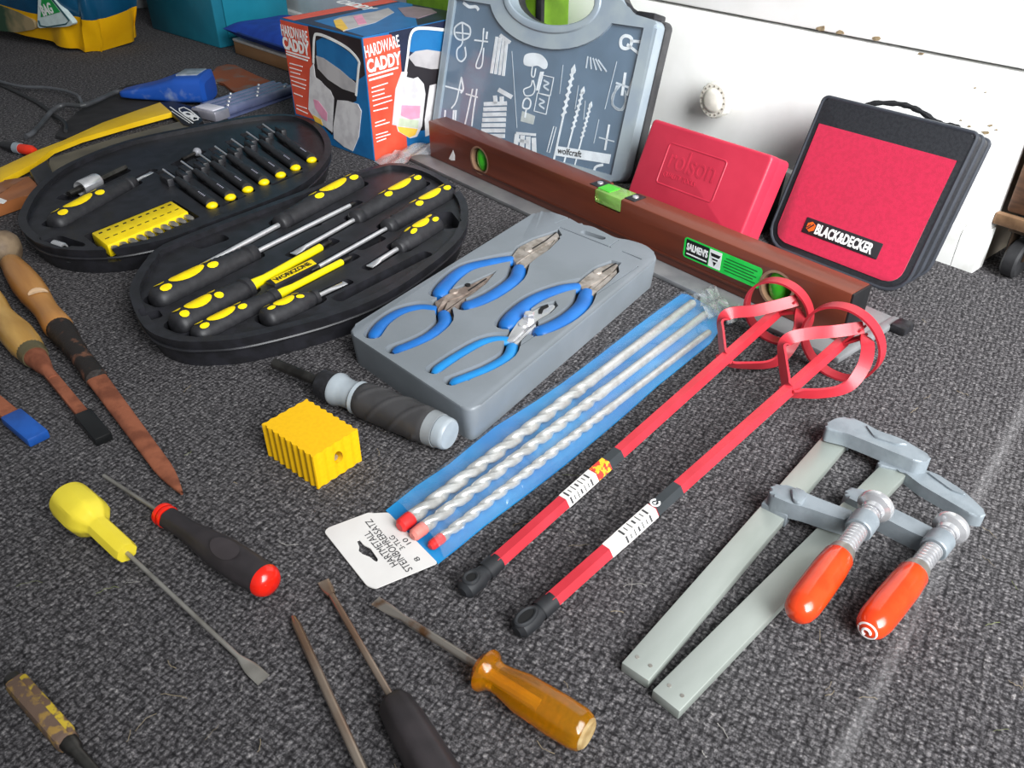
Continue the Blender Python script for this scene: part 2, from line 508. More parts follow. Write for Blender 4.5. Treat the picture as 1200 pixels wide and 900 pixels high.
# plinth: two lengths butted together
b = MB()
prof = [(0.0, -0.02), (0.0, 0.007), (0.040, 0.007), (0.0465, 0.005), (0.050, 0.0), (0.051, -0.01), (0.051, -0.02)]
def plinth(u0, u1):
    b = MB()
    vs = [V((WX * u0, -d, z)) for z, d in prof] + [V((WX * u1, -d, z)) for z, d in prof]
    n = len(prof)
    b._add(vs, [(i, (i + 1) % n, n + (i + 1) % n, n + i) for i in range(n)] + [tuple(range(n)), tuple(range(n, 2 * n))])
    return b
struct('baseboard_right', plinth(0.0145, 2.9), WHITE2, MW)
struct('baseboard_end', plinth(-0.012, 0.0135), WHITE2, MW)
# brown wooden trolley on castors just past the end of the wall
BROWN = mat('old_brown_wood', '#6a4a35', 0.6, col2='#4b3324', scale=30, stretch=(1, 1, 4), bump=0.1)
M = frame(W(-0.0155, -0.010, 0), -WDIR)
T = Thing('wooden_trolley', 'old brown wooden trolley on a black castor past the end of the white wall', 'trolley', M)
sg = 1.0 if (M.to_3x3() @ V((0, 1, 0))).dot(NIN) > 0 else -1.0
b = MB(); b.box((0.262, -sg * 0.162, 0.22), (0.52, 0.32, 0.29), 0.004); T.part('body', b, BROWN)
b = MB(); b.box((0.26, sg * 0.001, 0.067), (0.53, 0.010, 0.014), 0.002); T.part('bottom_rail', b, mat('pale_brown_wood', '#8f6f52', 0.65, col2='#6d523a', scale=40))
for xx in (0.028, 0.48):
    b = MB(); b.box((xx, -sg * 0.016, 0.0575), (0.032, 0.03, 0.006), 0.001)
    b.box((xx - 0.010, -sg * 0.016, 0.040), (0.002, 0.026, 0.032)); b.box((xx + 0.010, -sg * 0.016, 0.040), (0.002, 0.026, 0.032))
    c = T.part('castor', b, mat('castor_bracket', '#4a3c30', 0.5, 0.6))
    b = MB(); b.lathe([(-0.0085, 0.012), (-0.0085, 0.019), (-0.006, 0.022), (0.006, 0.022), (0.0085, 0.019), (0.0085, 0.012)], 28, Matrix.Translation((xx, -sg * 0.012, 0.022)))
    mk('wheel', b.mesh('wheel'), BLACKR, c)

# ================================================================ spirit level and flat bar
GREYAL = mat('grey_aluminium', '#9a9b9c', 0.45, 0.55, col2='#86878a', scale=20)
MAHOG = mat('varnished_mahogany', '#6b3322', 0.38, col2='#54271a', scale=24, stretch=(0.12, 1, 1), coat=0.15)
D_F = 0.2775                                    # front face of the level, distance from the wall
M = frame(W(0.80, 0.305, 0), -WDIR)             # x towards the door, y away from the room?
def wall_thing(name, label, cat, u, d, z=0.0, group=None):
    """local x runs from the far end of the wall towards the door, local y into the wall, z up"""
    x = -WDIR; y = -NIN
    m = Matrix((x, y, V((0, 0, 1)))).transposed().to_4x4(); m.translation = W(u, d, z)
    return Thing(name, label, cat, m, )
assert abs((-WDIR).cross(-NIN).z - 1) < 1e-4
T = wall_thing('flat_bar', 'long grey flat metal bar lying on the carpet under the wooden spirit level', 'metal bar', 0.772, 0.305)
b = MB(); b.box((0.391, 0.06, 0.003), (0.782, 0.12, 0.006), 0.0012); T.part('bar', b, GREYAL)
b = MB(); b.box((0.7855, 0.06, 0.0035), (0.010, 0.121, 0.007), 0.0015); T.part('end_cap', b, mat('grey_end', '#8f9092', 0.45, 0.3))
b = MB(); b.box((0.798, 0.108, 0.005), (0.018, 0.022, 0.010), 0.003); T.part('end_stop', b, BLACKP)

LZ = 0.006; LH = 0.0565; LT = 0.034; LL = 0.722
T = wall_thing('spirit_level', 'brown wooden spirit level with green vials standing on edge before the cases', 'spirit level', 0.7205, D_F, LZ)
b = MB(); b.box((LL / 2, LT / 2, LH / 2), (LL, LT, LH), 0.0018)
body = T.part('body', b, MAHOG)
FT = Fr(T.M @ Matrix(((1, 0, 0, 0), (0, 0, -1, 0), (0, 1, 0, 0), (0, 0, 0, 1))))       # front face: x right, y up, z out
def fpx(x, y): return FT.P(x, y, 0.0)
v1 = fpx(562, 189); v3 = fpx(905, 362)
v1.y = v3.y = LH / 2
def hole(c, a, bb):
    m = MB(); m.prism(ell(c.x, c.y, a, bb, 28), -LT - 0.01, 0.01, M=Matrix(((1, 0, 0, 0), (0, 0, -1, 0), (0, 1, 0, 0), (0, 0, 0, 1)))); return m
vm = T.P(711, 228, LH)
xm = vm.x
c2 = MB(); c2.box((xm, LT / 2 - 0.004, LH - 0.004), (0.046, LT + 0.02, 0.030), 0.004)
cut(body, [hole(v1, 0.0200, 0.0195), hole(v3, 0.0200, 0.0195), c2])
GVIAL = mat('green_vial', '#58d238', 0.12, col2='#3fb52a', trans=0.25, scale=20)
CLEARP = mat('clear_acrylic', '#b4e07a', 0.08, trans=0.6)
RING = mat('brass_ring', '#a9836a', 0.4, 0.4)
F2L = Matrix(((1, 0, 0, 0), (0, 0, -1, 0), (0, 1, 0, 0), (0, 0, 0, 1)))
for c in (v1, v3):
    b = MB()
    o_, i_ = ell(c.x, c.y, 0.0218, 0.0210, 28), ell(c.x, c.y, 0.0186, 0.0182, 28)
    vs = [F2L @ V((*p, 0.0006)) for p in o_] + [F2L @ V((*p, 0.0006)) for p in i_] + [F2L @ V((*p, -0.012)) for p in i_] + [F2L @ V((*p, -0.004)) for p in o_]
    n = 28
    b._add(vs, [(k * n + i, k * n + (i + 1) % n, (k + 1) * n + (i + 1) % n, (k + 1) * n + i) for k in range(3) for i in range(n)])
    r = T.part('vial_ring', b, RING)
    b = MB(); b.lathe([(-0.0165, 0.0), (-0.0165, 0.009), (-0.008, 0.0125), (0, 0.0135), (0.008, 0.0125), (0.0165, 0.009), (0.0165, 0)], 20,
                      Matrix.Translation((c.x - 0.004, 0.0150, c.y)) @ Matrix.Rotation(math.radians(90), 4, 'Y'))
    mk('vial', b.mesh('vial'), GVIAL, r)
b = MB(); b.box((xm, LT / 2 - 0.002, LH - 0.0085), (0.0455, LT - 0.003, 0.017), 0.002)
hv = T.part('vial_holder', b, CLEARP)
b = MB(); b.lathe([(-0.02, 0.0), (-0.02, 0.006), (0, 0.0078), (0.02, 0.006), (0.02, 0)], 20, Matrix.Translation((xm, LT / 2 - 0.003, LH - 0.008)))
b.box((xm - 0.012, LT / 2 - 0.003, LH + 0.0004), (0.020, 0.020, 0.001)); mk('vial', b.mesh('vial'), GVIAL, hv)
for sx in (-1, 1):
    b = MB(); b.box((xm + sx * 0.0305, LT / 2, LH + 0.0002), (0.016, 0.022, 0.0016), 0.0006); pl = T.part('end_plate', b, BLACKP)
    b = MB(); b.lathe([(0, 0.0042), (0.0016, 0.0038), (0.002, 0.0)], 14, Matrix.Translation((xm + sx * 0.0305, LT / 2, LH + 0.0008)) @ Matrix.Rotation(math.radians(-90), 4, 'Y'))
    mk('screw', b.mesh('screw'), CHROME, pl)
b = MB(); b.box((LL + 0.0008, LT / 2, LH / 2), (0.003, LT - 0.001, LH - 0.001), 0.001); T.part('end_plate', b, mat('black_end', '#1a1a1c', 0.5))
# shallow finger groove along the lower front
b = MB(); b.box((0.36, -0.0006, 0.011), (0.50, 0.0016, 0.0035), 0.0007); T.part('groove_strip', b, mat('mahogany_edge', '#4e2418', 0.4))
# white mark and green sticker on the front face
def front(name, pts, lay, m, parent=None, label=None):
    b = MB(); b.prism(pts, 0.0, 0.0002 * lay, M=F2L); return T.part(name, b, m, parent, label)
front('paint_mark', FT.p2([(527, 184), (531, 176), (533, 182), (533, 188), (529, 188), (526, 186)]), 1, WHITEP)
sx0, sx1 = fpx(800, 300).x, fpx(889, 342).x
sy = LH * 0.56
GST = mat('green_sticker', '#23d24e', 0.4, col2='#1cc445')
stk = front('sticker', rrect(sx0, sy - 0.0125, sx1, sy + 0.0125, 0.004), 1, GST, None, 'fluorescent green maker sticker')
def stf(name, pts, lay, m):
    b = MB(); b.prism(pts, 0.0, 0.0002 * lay, M=F2L); return mk(name, b.mesh(name), m, stk)
w_ = sx1 - sx0
stf('black_panel', rrect(sx0 + 0.003, sy - 0.0105, sx0 + w_ * 0.335, sy + 0.0105, 0.001), 2, mat('black_print', '#141414', 0.5))
text(T, "SALMEN'S", F2L @ flat(sx0 + 0.0045, sy - 0.002, 0.0006), 0.0118, WHITEP, 'lettering', stk, bold=0.0003, sx=(w_ * 0.31) / 0.0535 * 0.95)
stf('white_line', [(sx0 + 0.005, sy - 0.0075), (sx0 + w_ * 0.32, sy - 0.0075), (sx0 + w_ * 0.32, sy - 0.006), (sx0 + 0.005, sy - 0.006)], 3, WHITEP)
a0 = sx0 + w_ * 0.345; a1 = sx0 + w_ * 0.50
stf('white_panel', [(a0, sy - 0.0105), (a1, sy - 0.0105), (a1, sy + 0.0105), (a0, sy + 0.0105)], 2, WHITEP)
ac = (a0 + a1) / 2; hw = (a1 - a0) * 0.42
tri = [(ac - hw, sy + 0.0065), (ac + hw, sy + 0.0065), (ac, sy - 0.0085)]
stf('triangle_emblem', tri, 3, MATS['black_print'])
stf('emblem_bar', [(ac - hw * 0.8, sy + 0.0025), (ac + hw * 0.8, sy + 0.0025), (ac + hw * 0.7, sy + 0.0008), (ac - hw * 0.7, sy + 0.0008)], 4, WHITEP)
stf('emblem_bar', [(ac - hw * 0.45, sy - 0.0015), (ac + hw * 0.45, sy - 0.0015), (ac + hw * 0.35, sy - 0.003), (ac - hw * 0.35, sy - 0.003)], 4, WHITEP)
for k in range(5):
    yy = sy + 0.0075 - k * 0.0036
    xa = a1 + 0.004 + (0.002 if k in (0, 4) else 0)
    stf('print_line', [(xa, yy), (sx1 - 0.006 - 0.004 * (k % 2), yy), (sx1 - 0.006 - 0.004 * (k % 2), yy - 0.0012), (xa, yy - 0.0012)], 2, mat('dark_green_print', '#0d6a24', 0.5))
# ================================================================ hardware caddy carton
O = G(439, 189)
YD = (G(392.5, 172) - O).normalized(); XD = V((YD.y, -YD.x, 0))
M = Matrix((XD, YD, V((0, 0, 1)))).transposed().to_4x4(); M.translation = O
BX, BY, BZ = 0.218, 0.2045, 0.184
T = Thing('cardboard_box', 'orange and blue printed cardboard box for a hardware caddy', 'box', M)
CBLUE = mat('carton_blue', '#1f6ea8', 0.4, col2='#1a639b', scale=30)
CNAVY = mat('carton_navy', '#232a45', 0.4, col2='#1c2238', scale=30)
CBLK = mat('carton_black', '#2b2327', 0.4, col2='#352a2e', scale=30)
COR = mat('carton_orange', '#d8553d', 0.42, col2='#cf4a34', scale=30)
CGREY = mat('carton_grey', '#b9b5b6', 0.45, col2='#a6a2a4', scale=30)
CPALE = mat('carton_pale', '#d6d3d4', 0.45, col2='#c5c1c3', scale=60)
CPINK = mat('carton_pink', '#e79ab5', 0.45); CYEL = mat('carton_yellow', '#eec04a', 0.45); CGRN = mat('carton_green', '#c5cfb6', 0.45)
b = MB(); b.box((BX / 2, BY / 2, BZ / 2), (BX, BY, BZ), 0.0012); T.part('carton', b, CBLUE)
FR_ = Matrix(((1, 0, 0, 0), (0, 0, -1, 0), (0, 1, 0, 0), (0, 0, 0, 1)))                        # right face (y = 0)
FL_ = Matrix(((0, 0, -1, 0), (-1, 0, 0, BY), (0, 1, 0, 0), (0, 0, 0, 1)))                      # left face (x = 0)
FTp = Matrix(((0, 1, 0, 0), (-1, 0, 0, BY), (0, 0, 1, BZ), (0, 0, 0, 1)))                      # top
for lm in (FR_, FL_, FTp):
    assert abs(lm.to_3x3().determinant() - 1) < 1e-4
PR, PL, PT = Fr(T.M @ FR_), Fr(T.M @ FL_), Fr(T.M @ FTp)
def panel(base, name, pts, lay, m, label=None):
    b = MB(); b.prism(pts, 0.0, 0.00025 * lay, M=base); return T.part(name, b, m, None, label)
def on(pf, base, parent, name, pts, lay, m, px=True):
    b = MB(); b.prism(pf.p2(pts) if px else pts, 0.0, 0.00025 * lay, M=base); return mk(name, b.mesh(name), m, parent)
def ring_strip(pf, base, parent, name, pts, wd, lay, m, closed=False):
    P2 = [V((*p, 0)) for p in pf.p2(pts)]
    P2 = smooth_closed(P2, 4) if closed else smooth_open(P2, 4)
    b = MB(); b.tube([base @ (p + V((0, 0, 0.00025 * lay))) for p in P2], wd, square=True, sw=1, sh=0.0002 / wd, up=base.to_3x3() @ V((0, 0, 1)), closed=closed)
    return mk(name, b.mesh(name), m, parent)
# right face -------------------------------------------------------
pr = panel(FR_, 'front_print', [(0.001, 0.001), (BX - 0.001, 0.001), (BX - 0.001, BZ - 0.001), (0.001, BZ - 0.001)], 1, CBLUE, 'printed front with bucket picture')
on(PR, FR_, pr, 'dark_area', [(0.06, 0.075), (BX - 0.001, 0.04), (BX - 0.001, BZ - 0.001), (0.05, BZ - 0.001)], 2, CNAVY, False)
OW = PR.P(473, 120).x
on(PR, FR_, pr, 'orange_panel', [(0.001, 0.001), (OW, 0.001), (OW, BZ * 0.86), (OW * 0.78, BZ - 0.004), (0.001, BZ - 0.002)], 3, COR, False)
# bucket picture
on(PR, FR_, pr, 'bucket_inside', [(479, 60), (483, 38), (492, 34), (512, 33), (521, 36), (521, 62), (500, 66)], 4, CBLUE)
on(PR, FR_, pr, 'bucket_body', [(477, 70), (521, 74), (521, 150), (470, 155), (473, 95)], 4, mat('bucket_black', '#262226', 0.45))
on(PR, FR_, pr, 'bucket_lid', [(478, 67), (486, 60), (500, 58), (521, 61), (521, 80), (505, 81), (486, 77)], 5, CGREY)
ring_strip(PR, FR_, pr, 'bucket_handle', [(474, 88), (477, 66), (480, 43), (486, 34), (500, 33), (521, 35)], 0.0022, 6, WHITEP)
on(PR, FR_, pr, 'bucket_pouch', [(463, 104), (470, 84), (477, 84), (476, 90), (484, 92), (489, 90), (496, 98), (498, 110), (494, 148), (488, 160), (480, 162), (466, 154), (464, 147), (459, 146)], 5, CPALE)
on(PR, FR_, pr, 'pink_label', [(470, 123), (492, 124), (491, 138), (480, 140), (469, 135)], 6, CPINK)
on(PR, FR_, pr, 'green_label', [(467, 138), (490, 141), (489, 150), (466, 147)], 6, CGRN)
on(PR, FR_, pr, 'yellow_label', [(465, 148), (489, 151), (486, 158), (479, 161), (467, 154)], 6, CYEL)
on(PR, FR_, pr, 'side_pouch', [(503, 100), (511, 98), (511, 155), (498, 160), (497, 140)], 5, CPALE)
def lay_words(pf, base, parent, body, A, B, cap, lay=5, m=WHITEP, bold=0.0, shear=0.0):
    a, b_ = pf.P(*A), pf.P(*B)
    d = b_ - a; ang = math.atan2(d.y, d.x)
    o = text(T, body, Matrix.Identity(4), cap / 0.70, m, 'lettering', parent, bold=bold, shear=shear, ext=0.0001)
    xs = [v.co.x for v in o.data.vertices]; x0, x1 = min(xs), max(xs)
    o.data.transform(base @ flat(a.x, a.y, 0.00025 * lay + 0.0001, ang) @ Matrix.Diagonal((d.length / (x1 - x0), 1, 1, 1)) @ Matrix.Translation((-x0, 0, 0)))
    return o
lay_words(PR, FR_, pr, 'HARDWARE', (428, 68), (468, 54), 0.017, bold=0.0003)
lay_words(PR, FR_, pr, 'CADDY', (430, 85), (470, 74), 0.0175, bold=0.0011)
def bars(pf, base, parent, lines, thick, lay=5):
    for A, B in lines:
        a, b_ = pf.P(*A), pf.P(*B); d = (b_ - a); n = V((-d.y, d.x, 0)).normalized() * thick / 2
        bb = MB(); bb.prism([(a - n)[:2], (b_ - n)[:2], (b_ + n)[:2], (a + n)[:2]], 0, 0.00025 * lay, M=base); mk('print_line', bb.mesh('print_line'), WHITEP, parent)
bars(PR, FR_, pr, [((431, 89), (466, 79)), ((432, 94), (460, 86))], 0.0026)
bars(PR, FR_, pr, [((435, 103), (454, 97)), ((435, 108), (450, 104)), ((436, 113), (450, 109)), ((436, 118), (458, 112)), ((437, 124), (459, 117)), ((437, 130), (454, 126)),
                   ((439, 144), (451, 140)), ((439, 148), (456, 143)), ((440, 158), (454, 154)), ((440, 162), (457, 157)), ((441, 166), (452, 162))], 0.0016)
# left face --------------------------------------------------------
pl = panel(FL_, 'side_print', [(0.001, 0.001), (BY - 0.001, 0.001), (BY - 0.001, BZ - 0.001), (0.001, BZ - 0.001)], 1, CBLUE, 'printed side with bucket picture')
on(PL, FL_, pl, 'dark_area', [(361, 30), (423, 46), (428, 88), (418, 95), (395, 140), (375, 140), (365, 100)], 2, CBLK)
on(PL, FL_, pl, 'orange_panel', [(328.5, 23), (361, 31), (366, 75), (364, 105), (369, 140), (347.5, 133)], 3, COR)
on(PL, FL_, pl, 'bucket_inside', [(371, 48), (378, 44), (392, 49), (408, 60), (421, 72), (419, 95), (395, 85), (372, 66)], 4, CBLUE)
on(PL, FL_, pl, 'bucket_body', [(370, 68), (418, 106), (418, 118), (395, 130), (390, 158), (382, 150), (372, 118)], 4, MATS['bucket_black'])
on(PL, FL_, pl, 'bucket_lid', [(371, 65), (380, 68), (400, 82), (417, 97), (417, 109), (402, 104), (385, 93), (373, 80)], 5, CGREY)
ring_strip(PL, FL_, pl, 'bucket_handle', [(368, 74), (369, 45), (374, 40), (392, 47), (410, 58), (421, 71), (421, 80), (418, 112)], 0.0022, 6, WHITEP)
on(PL, FL_, pl, 'bucket_pouch', [(364, 80), (368, 74), (370, 90), (377, 95), (381, 100), (388, 106), (392, 115), (390, 155), (384, 150), (370, 140), (362, 128)], 5, CPALE)
on(PL, FL_, pl, 'pink_label', [(368, 116), (374, 118), (384, 132), (384, 142), (378, 138), (370, 126)], 6, CPINK)
on(PL, FL_, pl, 'yellow_label', [(367, 134), (377, 140), (379, 147), (370, 142)], 6, CYEL)
on(PL, FL_, pl, 'side_pouch', [(396, 117), (408, 118), (420, 122), (424, 130), (421, 160), (414, 177), (404, 172), (392, 162), (391, 150)], 5, CPALE)
lay_words(PL, FL_, pl, 'HARDWARE', (331, 41), (362, 50), 0.017, bold=0.0003)
lay_words(PL, FL_, pl, 'CADDY', (333, 56), (364, 65), 0.0175, bold=0.0011)
bars(PL, FL_, pl, [((336, 60), (363, 68)), ((336, 63), (361, 71))], 0.0022)
bars(PL, FL_, pl, [((340, 74), (355, 78)), ((340, 79), (354, 83)), ((341, 84), (352, 87)), ((341, 89), (359, 94)), ((342, 94), (359, 100)), ((343, 99), (358, 104)),
                   ((345, 109), (355, 113)), ((348, 123), (360, 127)), ((348, 127), (361, 133))], 0.0014)
# top --------------------------------------------------------------
pt = panel(FTp, 'top_print', [(0.001, 0.001), (BY - 0.001, 0.001), (BY - 0.001, BX - 0.001), (0.001, BX - 0.001)], 1, CNAVY, 'printed box top')
on(PT, FTp, pt, 'orange_panel', [(0.003, 0.002), (BY * 0.16, 0.002), (BY * 0.16, BX - 0.002), (0.003, BX - 0.002)], 2, COR, False)
on(PT, FTp, pt, 'blue_area', [(BY * 0.3, 0.02), (BY * 0.99, 0.005), (BY * 0.99, BX * 0.5), (BY * 0.35, BX - 0.002), (BY * 0.2, BX - 0.002)], 2, CBLUE, False)
on(PT, FTp, pt, 'bucket_pouch', [(391, 24), (398, 21), (440, 14), (455, 10), (462, 15), (440, 27), (402, 37), (394, 33)], 4, CGREY)
on(PT, FTp, pt, 'yellow_label', [(391, 25), (400, 23), (408, 34), (402, 37), (394, 33)], 5, CYEL)
on(PT, FTp, pt, 'pink_label', [(414, 20), (424, 18), (430, 28), (420, 30)], 5, CPINK)
on(PT, FTp, pt, 'bucket_lid', [(466, 10), (485, 8), (505, 11), (512, 15), (490, 22), (475, 20)], 4, mat('carton_mauve', '#8d7a84', 0.45))
lay_words(PT, FTp, pt, 'CADDY', (392, 3), (430, 13), 0.022, 5, bold=0.0013)

# ================================================================ clear organiser case leaning behind the level
def lean_thing(name, label, cat, P0, P1, th, group=None):
    """P0, P1: bottom front edge, left to right as seen from the room; leans back by th degrees. x right, y up the face, z out"""
    x = (P1 - P0).normalized(); n = x.cross(V((0, 0, 1)))
    if n.dot(NIN) < 0:
        n = -n
    t = math.radians(th)
    up = -n * math.sin(t) + V((0, 0, math.cos(t)))
    z = x.cross(up)
    m = Matrix((x, up, z)).transposed().to_4x4(); m.translation = P0
    return Thing(name, label, cat, m, group)
FROST = mat('frosted_plastic', '#95a0a6', 0.38, col2='#8995a0', scale=20, coat=0.1)
INSERT = mat('blue_grey_card', '#66798a', 0.5, col2='#5e7080', scale=16)
P1w = W(0.415, 0.165); dirw = (W(0.765, 0.238) - P1w).normalized()
CW = 0.372
T = lean_thing('organiser_case', 'translucent grey organiser case with white drill and wall plug prints leaning up', 'tool case', P1w + dirw * CW, P1w, 16.5)
TZ = T.M.to_3x3() @ V((0, 0, 1))
BH = 0.238
def hull(inset, top):
    # body outline with the arched handle on top
    x0, x1 = inset, CW - inset
    pts = [(x0, 0.0185 + inset), (x1, 0.0185 + inset), (x1, BH - inset - 0.006), (x1 - 0.006, BH - inset)]
    if top:
        pts += [(0.312, BH + 0.004), (0.284, BH + 0.036), (0.240, BH + 0.062), (0.138, BH + 0.062), (0.092, BH + 0.036), (0.066, BH + 0.004)]
    pts += [(x0 + 0.006, BH - inset), (x0, BH - inset - 0.006)]
    return pts
b = MB(); b.prism(round_poly(hull(0, True), 0.02, 4), -0.040, -0.0220, 0.004); back = T.part('back_shell', b, mat('charcoal_plastic', '#3d3d3f', 0.45, col2='#353537'))
b = MB(); b.prism(round_poly(hull(0.002, True), 0.02, 4), -0.0215, 0.0, 0.005); lid = T.part('lid_shell', b, FROST)
hc = T.P(650, 2)
def grip():
    c = MB(); c.prism(ell(CW / 2 + 0.006, BH + 0.006, 0.074, 0.034, 36), -0.1, 0.05); return c
cut(back, [grip()])
_arc = [(CW / 2 + 0.006 + 0.112 * math.cos(t), BH + 0.006 + 0.066 * math.sin(t)) for t in [math.radians(-17 - 146 * k / 18) for k in range(19)]]
win = [(0.014, 0.030), (CW - 0.022, 0.030), (CW - 0.022, BH - 0.013)] + _arc + [(0.014, BH - 0.013)]
c = MB(); c.prism(win, -0.006, 0.02)
cut(lid, [grip(), c])
b = MB(); b.prism(offset_poly(ccw(win), 0.0005), -0.0125, -0.0055); ins = T.part('card_insert', b, INSERT)
b = MB()
o1 = smooth_closed([(*p, 0) for p in ell(CW / 2 + 0.006, BH + 0.006, 0.080, 0.040, 24)], 2)
b.tube([V((p.x, p.y, 0.0005)) for p in o1], 0.0055, seg=8, sh=0.5, closed=True); T.part('grip_rim', b, FROST)
b = MB(); b.prism(offset_poly(ccw(win), -0.0006), -0.0012, -0.0004); T.part('clear_window', b, film('clear_window_film', '#fbfdff', 0.015, 0.05, 0.12, 0.12, 25))
b = MB(); b.box((0.346, BH + 0.001, -0.020), (0.030, 0.012, 0.034), 0.003); T.part('latch', b, BLACKP)
b = MB(); b.box((0.030, BH + 0.001, -0.020), (0.030, 0.012, 0.034), 0.003); T.part('latch', b, BLACKP)
ZI = -0.0054
def pr_(name, pts, lay=1, m=WHITEP, px=True, k=None):
    q = T.p2(pts, ZI) if px else pts
    if name == 'mushroom_print':
        q = [tuple(p) for p in smooth_closed(q, 4)]
    b = MB(); b.prism(q, ZI - 0.0006, ZI + 0.0002 * lay); return mk(name, b.mesh(name), m, ins)
def ln_(name, pts, wd=0.0012, m=WHITEP, closed=False, lay=2, sm=True):
    q = [V((*p, ZI + 0.0002 * lay)) for p in T.p2(pts, ZI)]
    if sm:
        q = smooth_closed(q, 4) if closed else smooth_open(q, 4)
    b = MB(); b.tube(q, wd, square=True, sh=0.0002 / wd, closed=closed); return mk(name, b.mesh(name), m, ins)
SOFTW = mat('pale_print', '#d5dadd', 0.5)
PLUG = mat('plug_white', '#e9e7e4', 0.5, col2='#d8d5d2', scale=80)
# drill bits printed on the card
def drill_print(A, B, w, turns):
    a, b_ = T.P(*A, ZI), T.P(*B, ZI); d = b_ - a; L_ = d.length; d.normalize(); n = V((-d.y, d.x, 0))
    bb = MB(); bb.tube([a + V((0, 0, 0.0003)), b_ + V((0, 0, 0.0003))], w * 0.45, square=True, sh=0.0002 / (w * 0.45))
    for k in range(turns):
        c0 = a + d * (L_ * 0.03 + L_ * 0.5 * k / turns)
        bb.tube([c0 + n * w - d * w * 0.2 + V((0, 0, 0.0005)), c0 - n * w + d * w * 2.0 + V((0, 0, 0.0005))], w * 0.55, square=True, sh=0.0002 / (w * 0.55))
    bb.prism([tuple((a + n * w * s1 + d * w * s2)[:2]) for s1, s2 in ((-1.2, 0.6), (0, -1.6), (1.2, 0.6), (0.8, 2), (-0.8, 2))], ZI, ZI + 0.0007)
    mk('drill_print', bb.mesh('drill_print'), WHITEP, ins)
drill_print((672.5, 80), (649, 188), 0.0034, 7); drill_print((683.5, 105), (660, 195), 0.0028, 7); drill_print((692.5, 122), (672, 200), 0.0024, 7)
pr_('name_strip', [(652, 171), (716, 181), (714, 192), (650, 182)], 3)
q0, q1 = T.P(653, 181, ZI), T.P(681, 186, ZI)
o = text(T, 'wolfcraft', Matrix.Identity(4), 0.0125, mat('black_print', '#141414', 0.5), 'lettering', ins, bold=0.0002, ext=0.0001)
xs = [v.co.x for v in o.data.vertices]; dd = q1 - q0
o.data.transform(flat(q0.x, q0.y + 0.002, ZI + 0.0008, math.atan2(dd.y, dd.x)) @ Matrix.Diagonal((dd.length / (max(xs) - min(xs)), 1, 1, 1)) @ Matrix.Translation((-min(xs), 0, 0)))
# mushroom head, keyhole and pictogram prints
pr_('mushroom_print', [(614, 75), (615, 65), (623, 62), (634, 64), (641, 72), (641, 79), (637, 81), (630, 77), (622, 78)])
ln_('outline_print', [(624, 78), (623, 88), (626, 90), (628, 80)], 0.0009)
ln_('outline_print', [(624, 94), (622, 101), (614, 105), (616, 112), (624, 111), (627, 104), (625, 94)], 0.0009)
ln_('outline_print', [(614, 118), (613, 126), (620, 127), (622, 119), (618, 115)], 0.0012, closed=True)
ln_('outline_print', [(617, 127), (615, 138)], 0.0012, sm=False)
pr_('peg_print', [(633, 84), (637.5, 84), (632, 106), (628, 106)])
for q in ([(636, 88), (649, 91), (645, 112), (631, 109)], [(630, 109), (644, 113), (640, 134), (626, 130)]):
    ln_('pictogram_frame', q, 0.0008, closed=True, sm=False)
    cx = sum(p[0] for p in q) / 4; cy = sum(p[1] for p in q) / 4
    ln_('pictogram_mark', [(cx - 3, cy - 6), (cx + 3, cy - 2), (cx - 3, cy + 1), (cx + 3, cy + 6)], 0.0012, SOFTW)
pr_('block_print', [(612, 130), (627, 136), (625, 146), (610, 142)], 1, mat('stone_print', '#c7c8c0', 0.6))
# little wall plugs: each of the counted prints
def plug(A, B, wpx):
    a, b_ = V(A), V(B); d = (b_ - a); n = V((-d.y, d.x)).normalized() * wpx / 2
    pr_('wall_plug_print', [tuple(a - n), tuple(b_ - n), tuple(b_ + n), tuple(a + n)], 1 + int(3 * random.random()), PLUG)
for k in range(4):
    plug((582.5 + 3.9 * k, 43 + k), (576 + 4.6 * k, 86 + k), 3.3)
plug((586, 41), (598, 50), 4)
for k in range(7):
    plug((567 - 0.6 * k, 122 + 6.2 * k), (594 - 0.4 * k, 121 + 6.4 * k), 4.6)
plug((580, 112), (581, 122), 4.5); plug((588, 113), (588, 121), 4.5); plug((584, 105), (600, 114), 5)
for k in range(4):
    plug((606 + 6.5 * k, 157 + 1.5 * k), (604 + 7.4 * k, 173 + 2.5 * k), 5)
plug((605, 156), (628, 158), 3); plug((606, 164), (620, 167), 4)
# picture hooks and screw eyes on the left
ln_('hook_print', [(540, 27), (533, 33), (534, 43), (541, 47), (550, 43), (551, 33), (545, 28)], 0.0013, closed=True)
ln_('hook_print', [(542, 27), (542, 50), (536, 58), (536, 68), (541, 72), (546, 66), (545, 55)], 0.0012)
ln_('hook_print', [(534, 38), (551, 40)], 0.0011, sm=False)
ln_('hook_print', [(567, 33), (565, 55), (558, 76), (561, 80), (565, 76), (567, 56)], 0.0011)
ln_('hook_print', [(556, 47), (572, 49)], 0.0011, sm=False); ln_('hook_print', [(571, 37), (570, 46)], 0.0016, sm=False)
ln_('hook_print', [(541, 90), (535, 118), (529, 127)], 0.0012); ln_('hook_print', [(522, 101), (541, 106)], 0.0012, sm=False)
ln_('hook_print', [(541, 92), (543, 104), (540, 109)], 0.0016)
ln_('hook_print', [(554, 104), (549, 128), (545, 146)], 0.0013); ln_('hook_print', [(559, 104), (555, 130), (553, 148)], 0.0013)
ln_('hook_print', [(546, 110), (560, 114)], 0.0011, sm=False)
for x_ in (522, 532, 534.5): ln_('hook_print', [(x_, 129), (x_ - 1, 142)], 0.0016, sm=False)
ln_('hook_print', [(543, 3), (550, 8), (558, 8), (561, 12)], 0.0022)
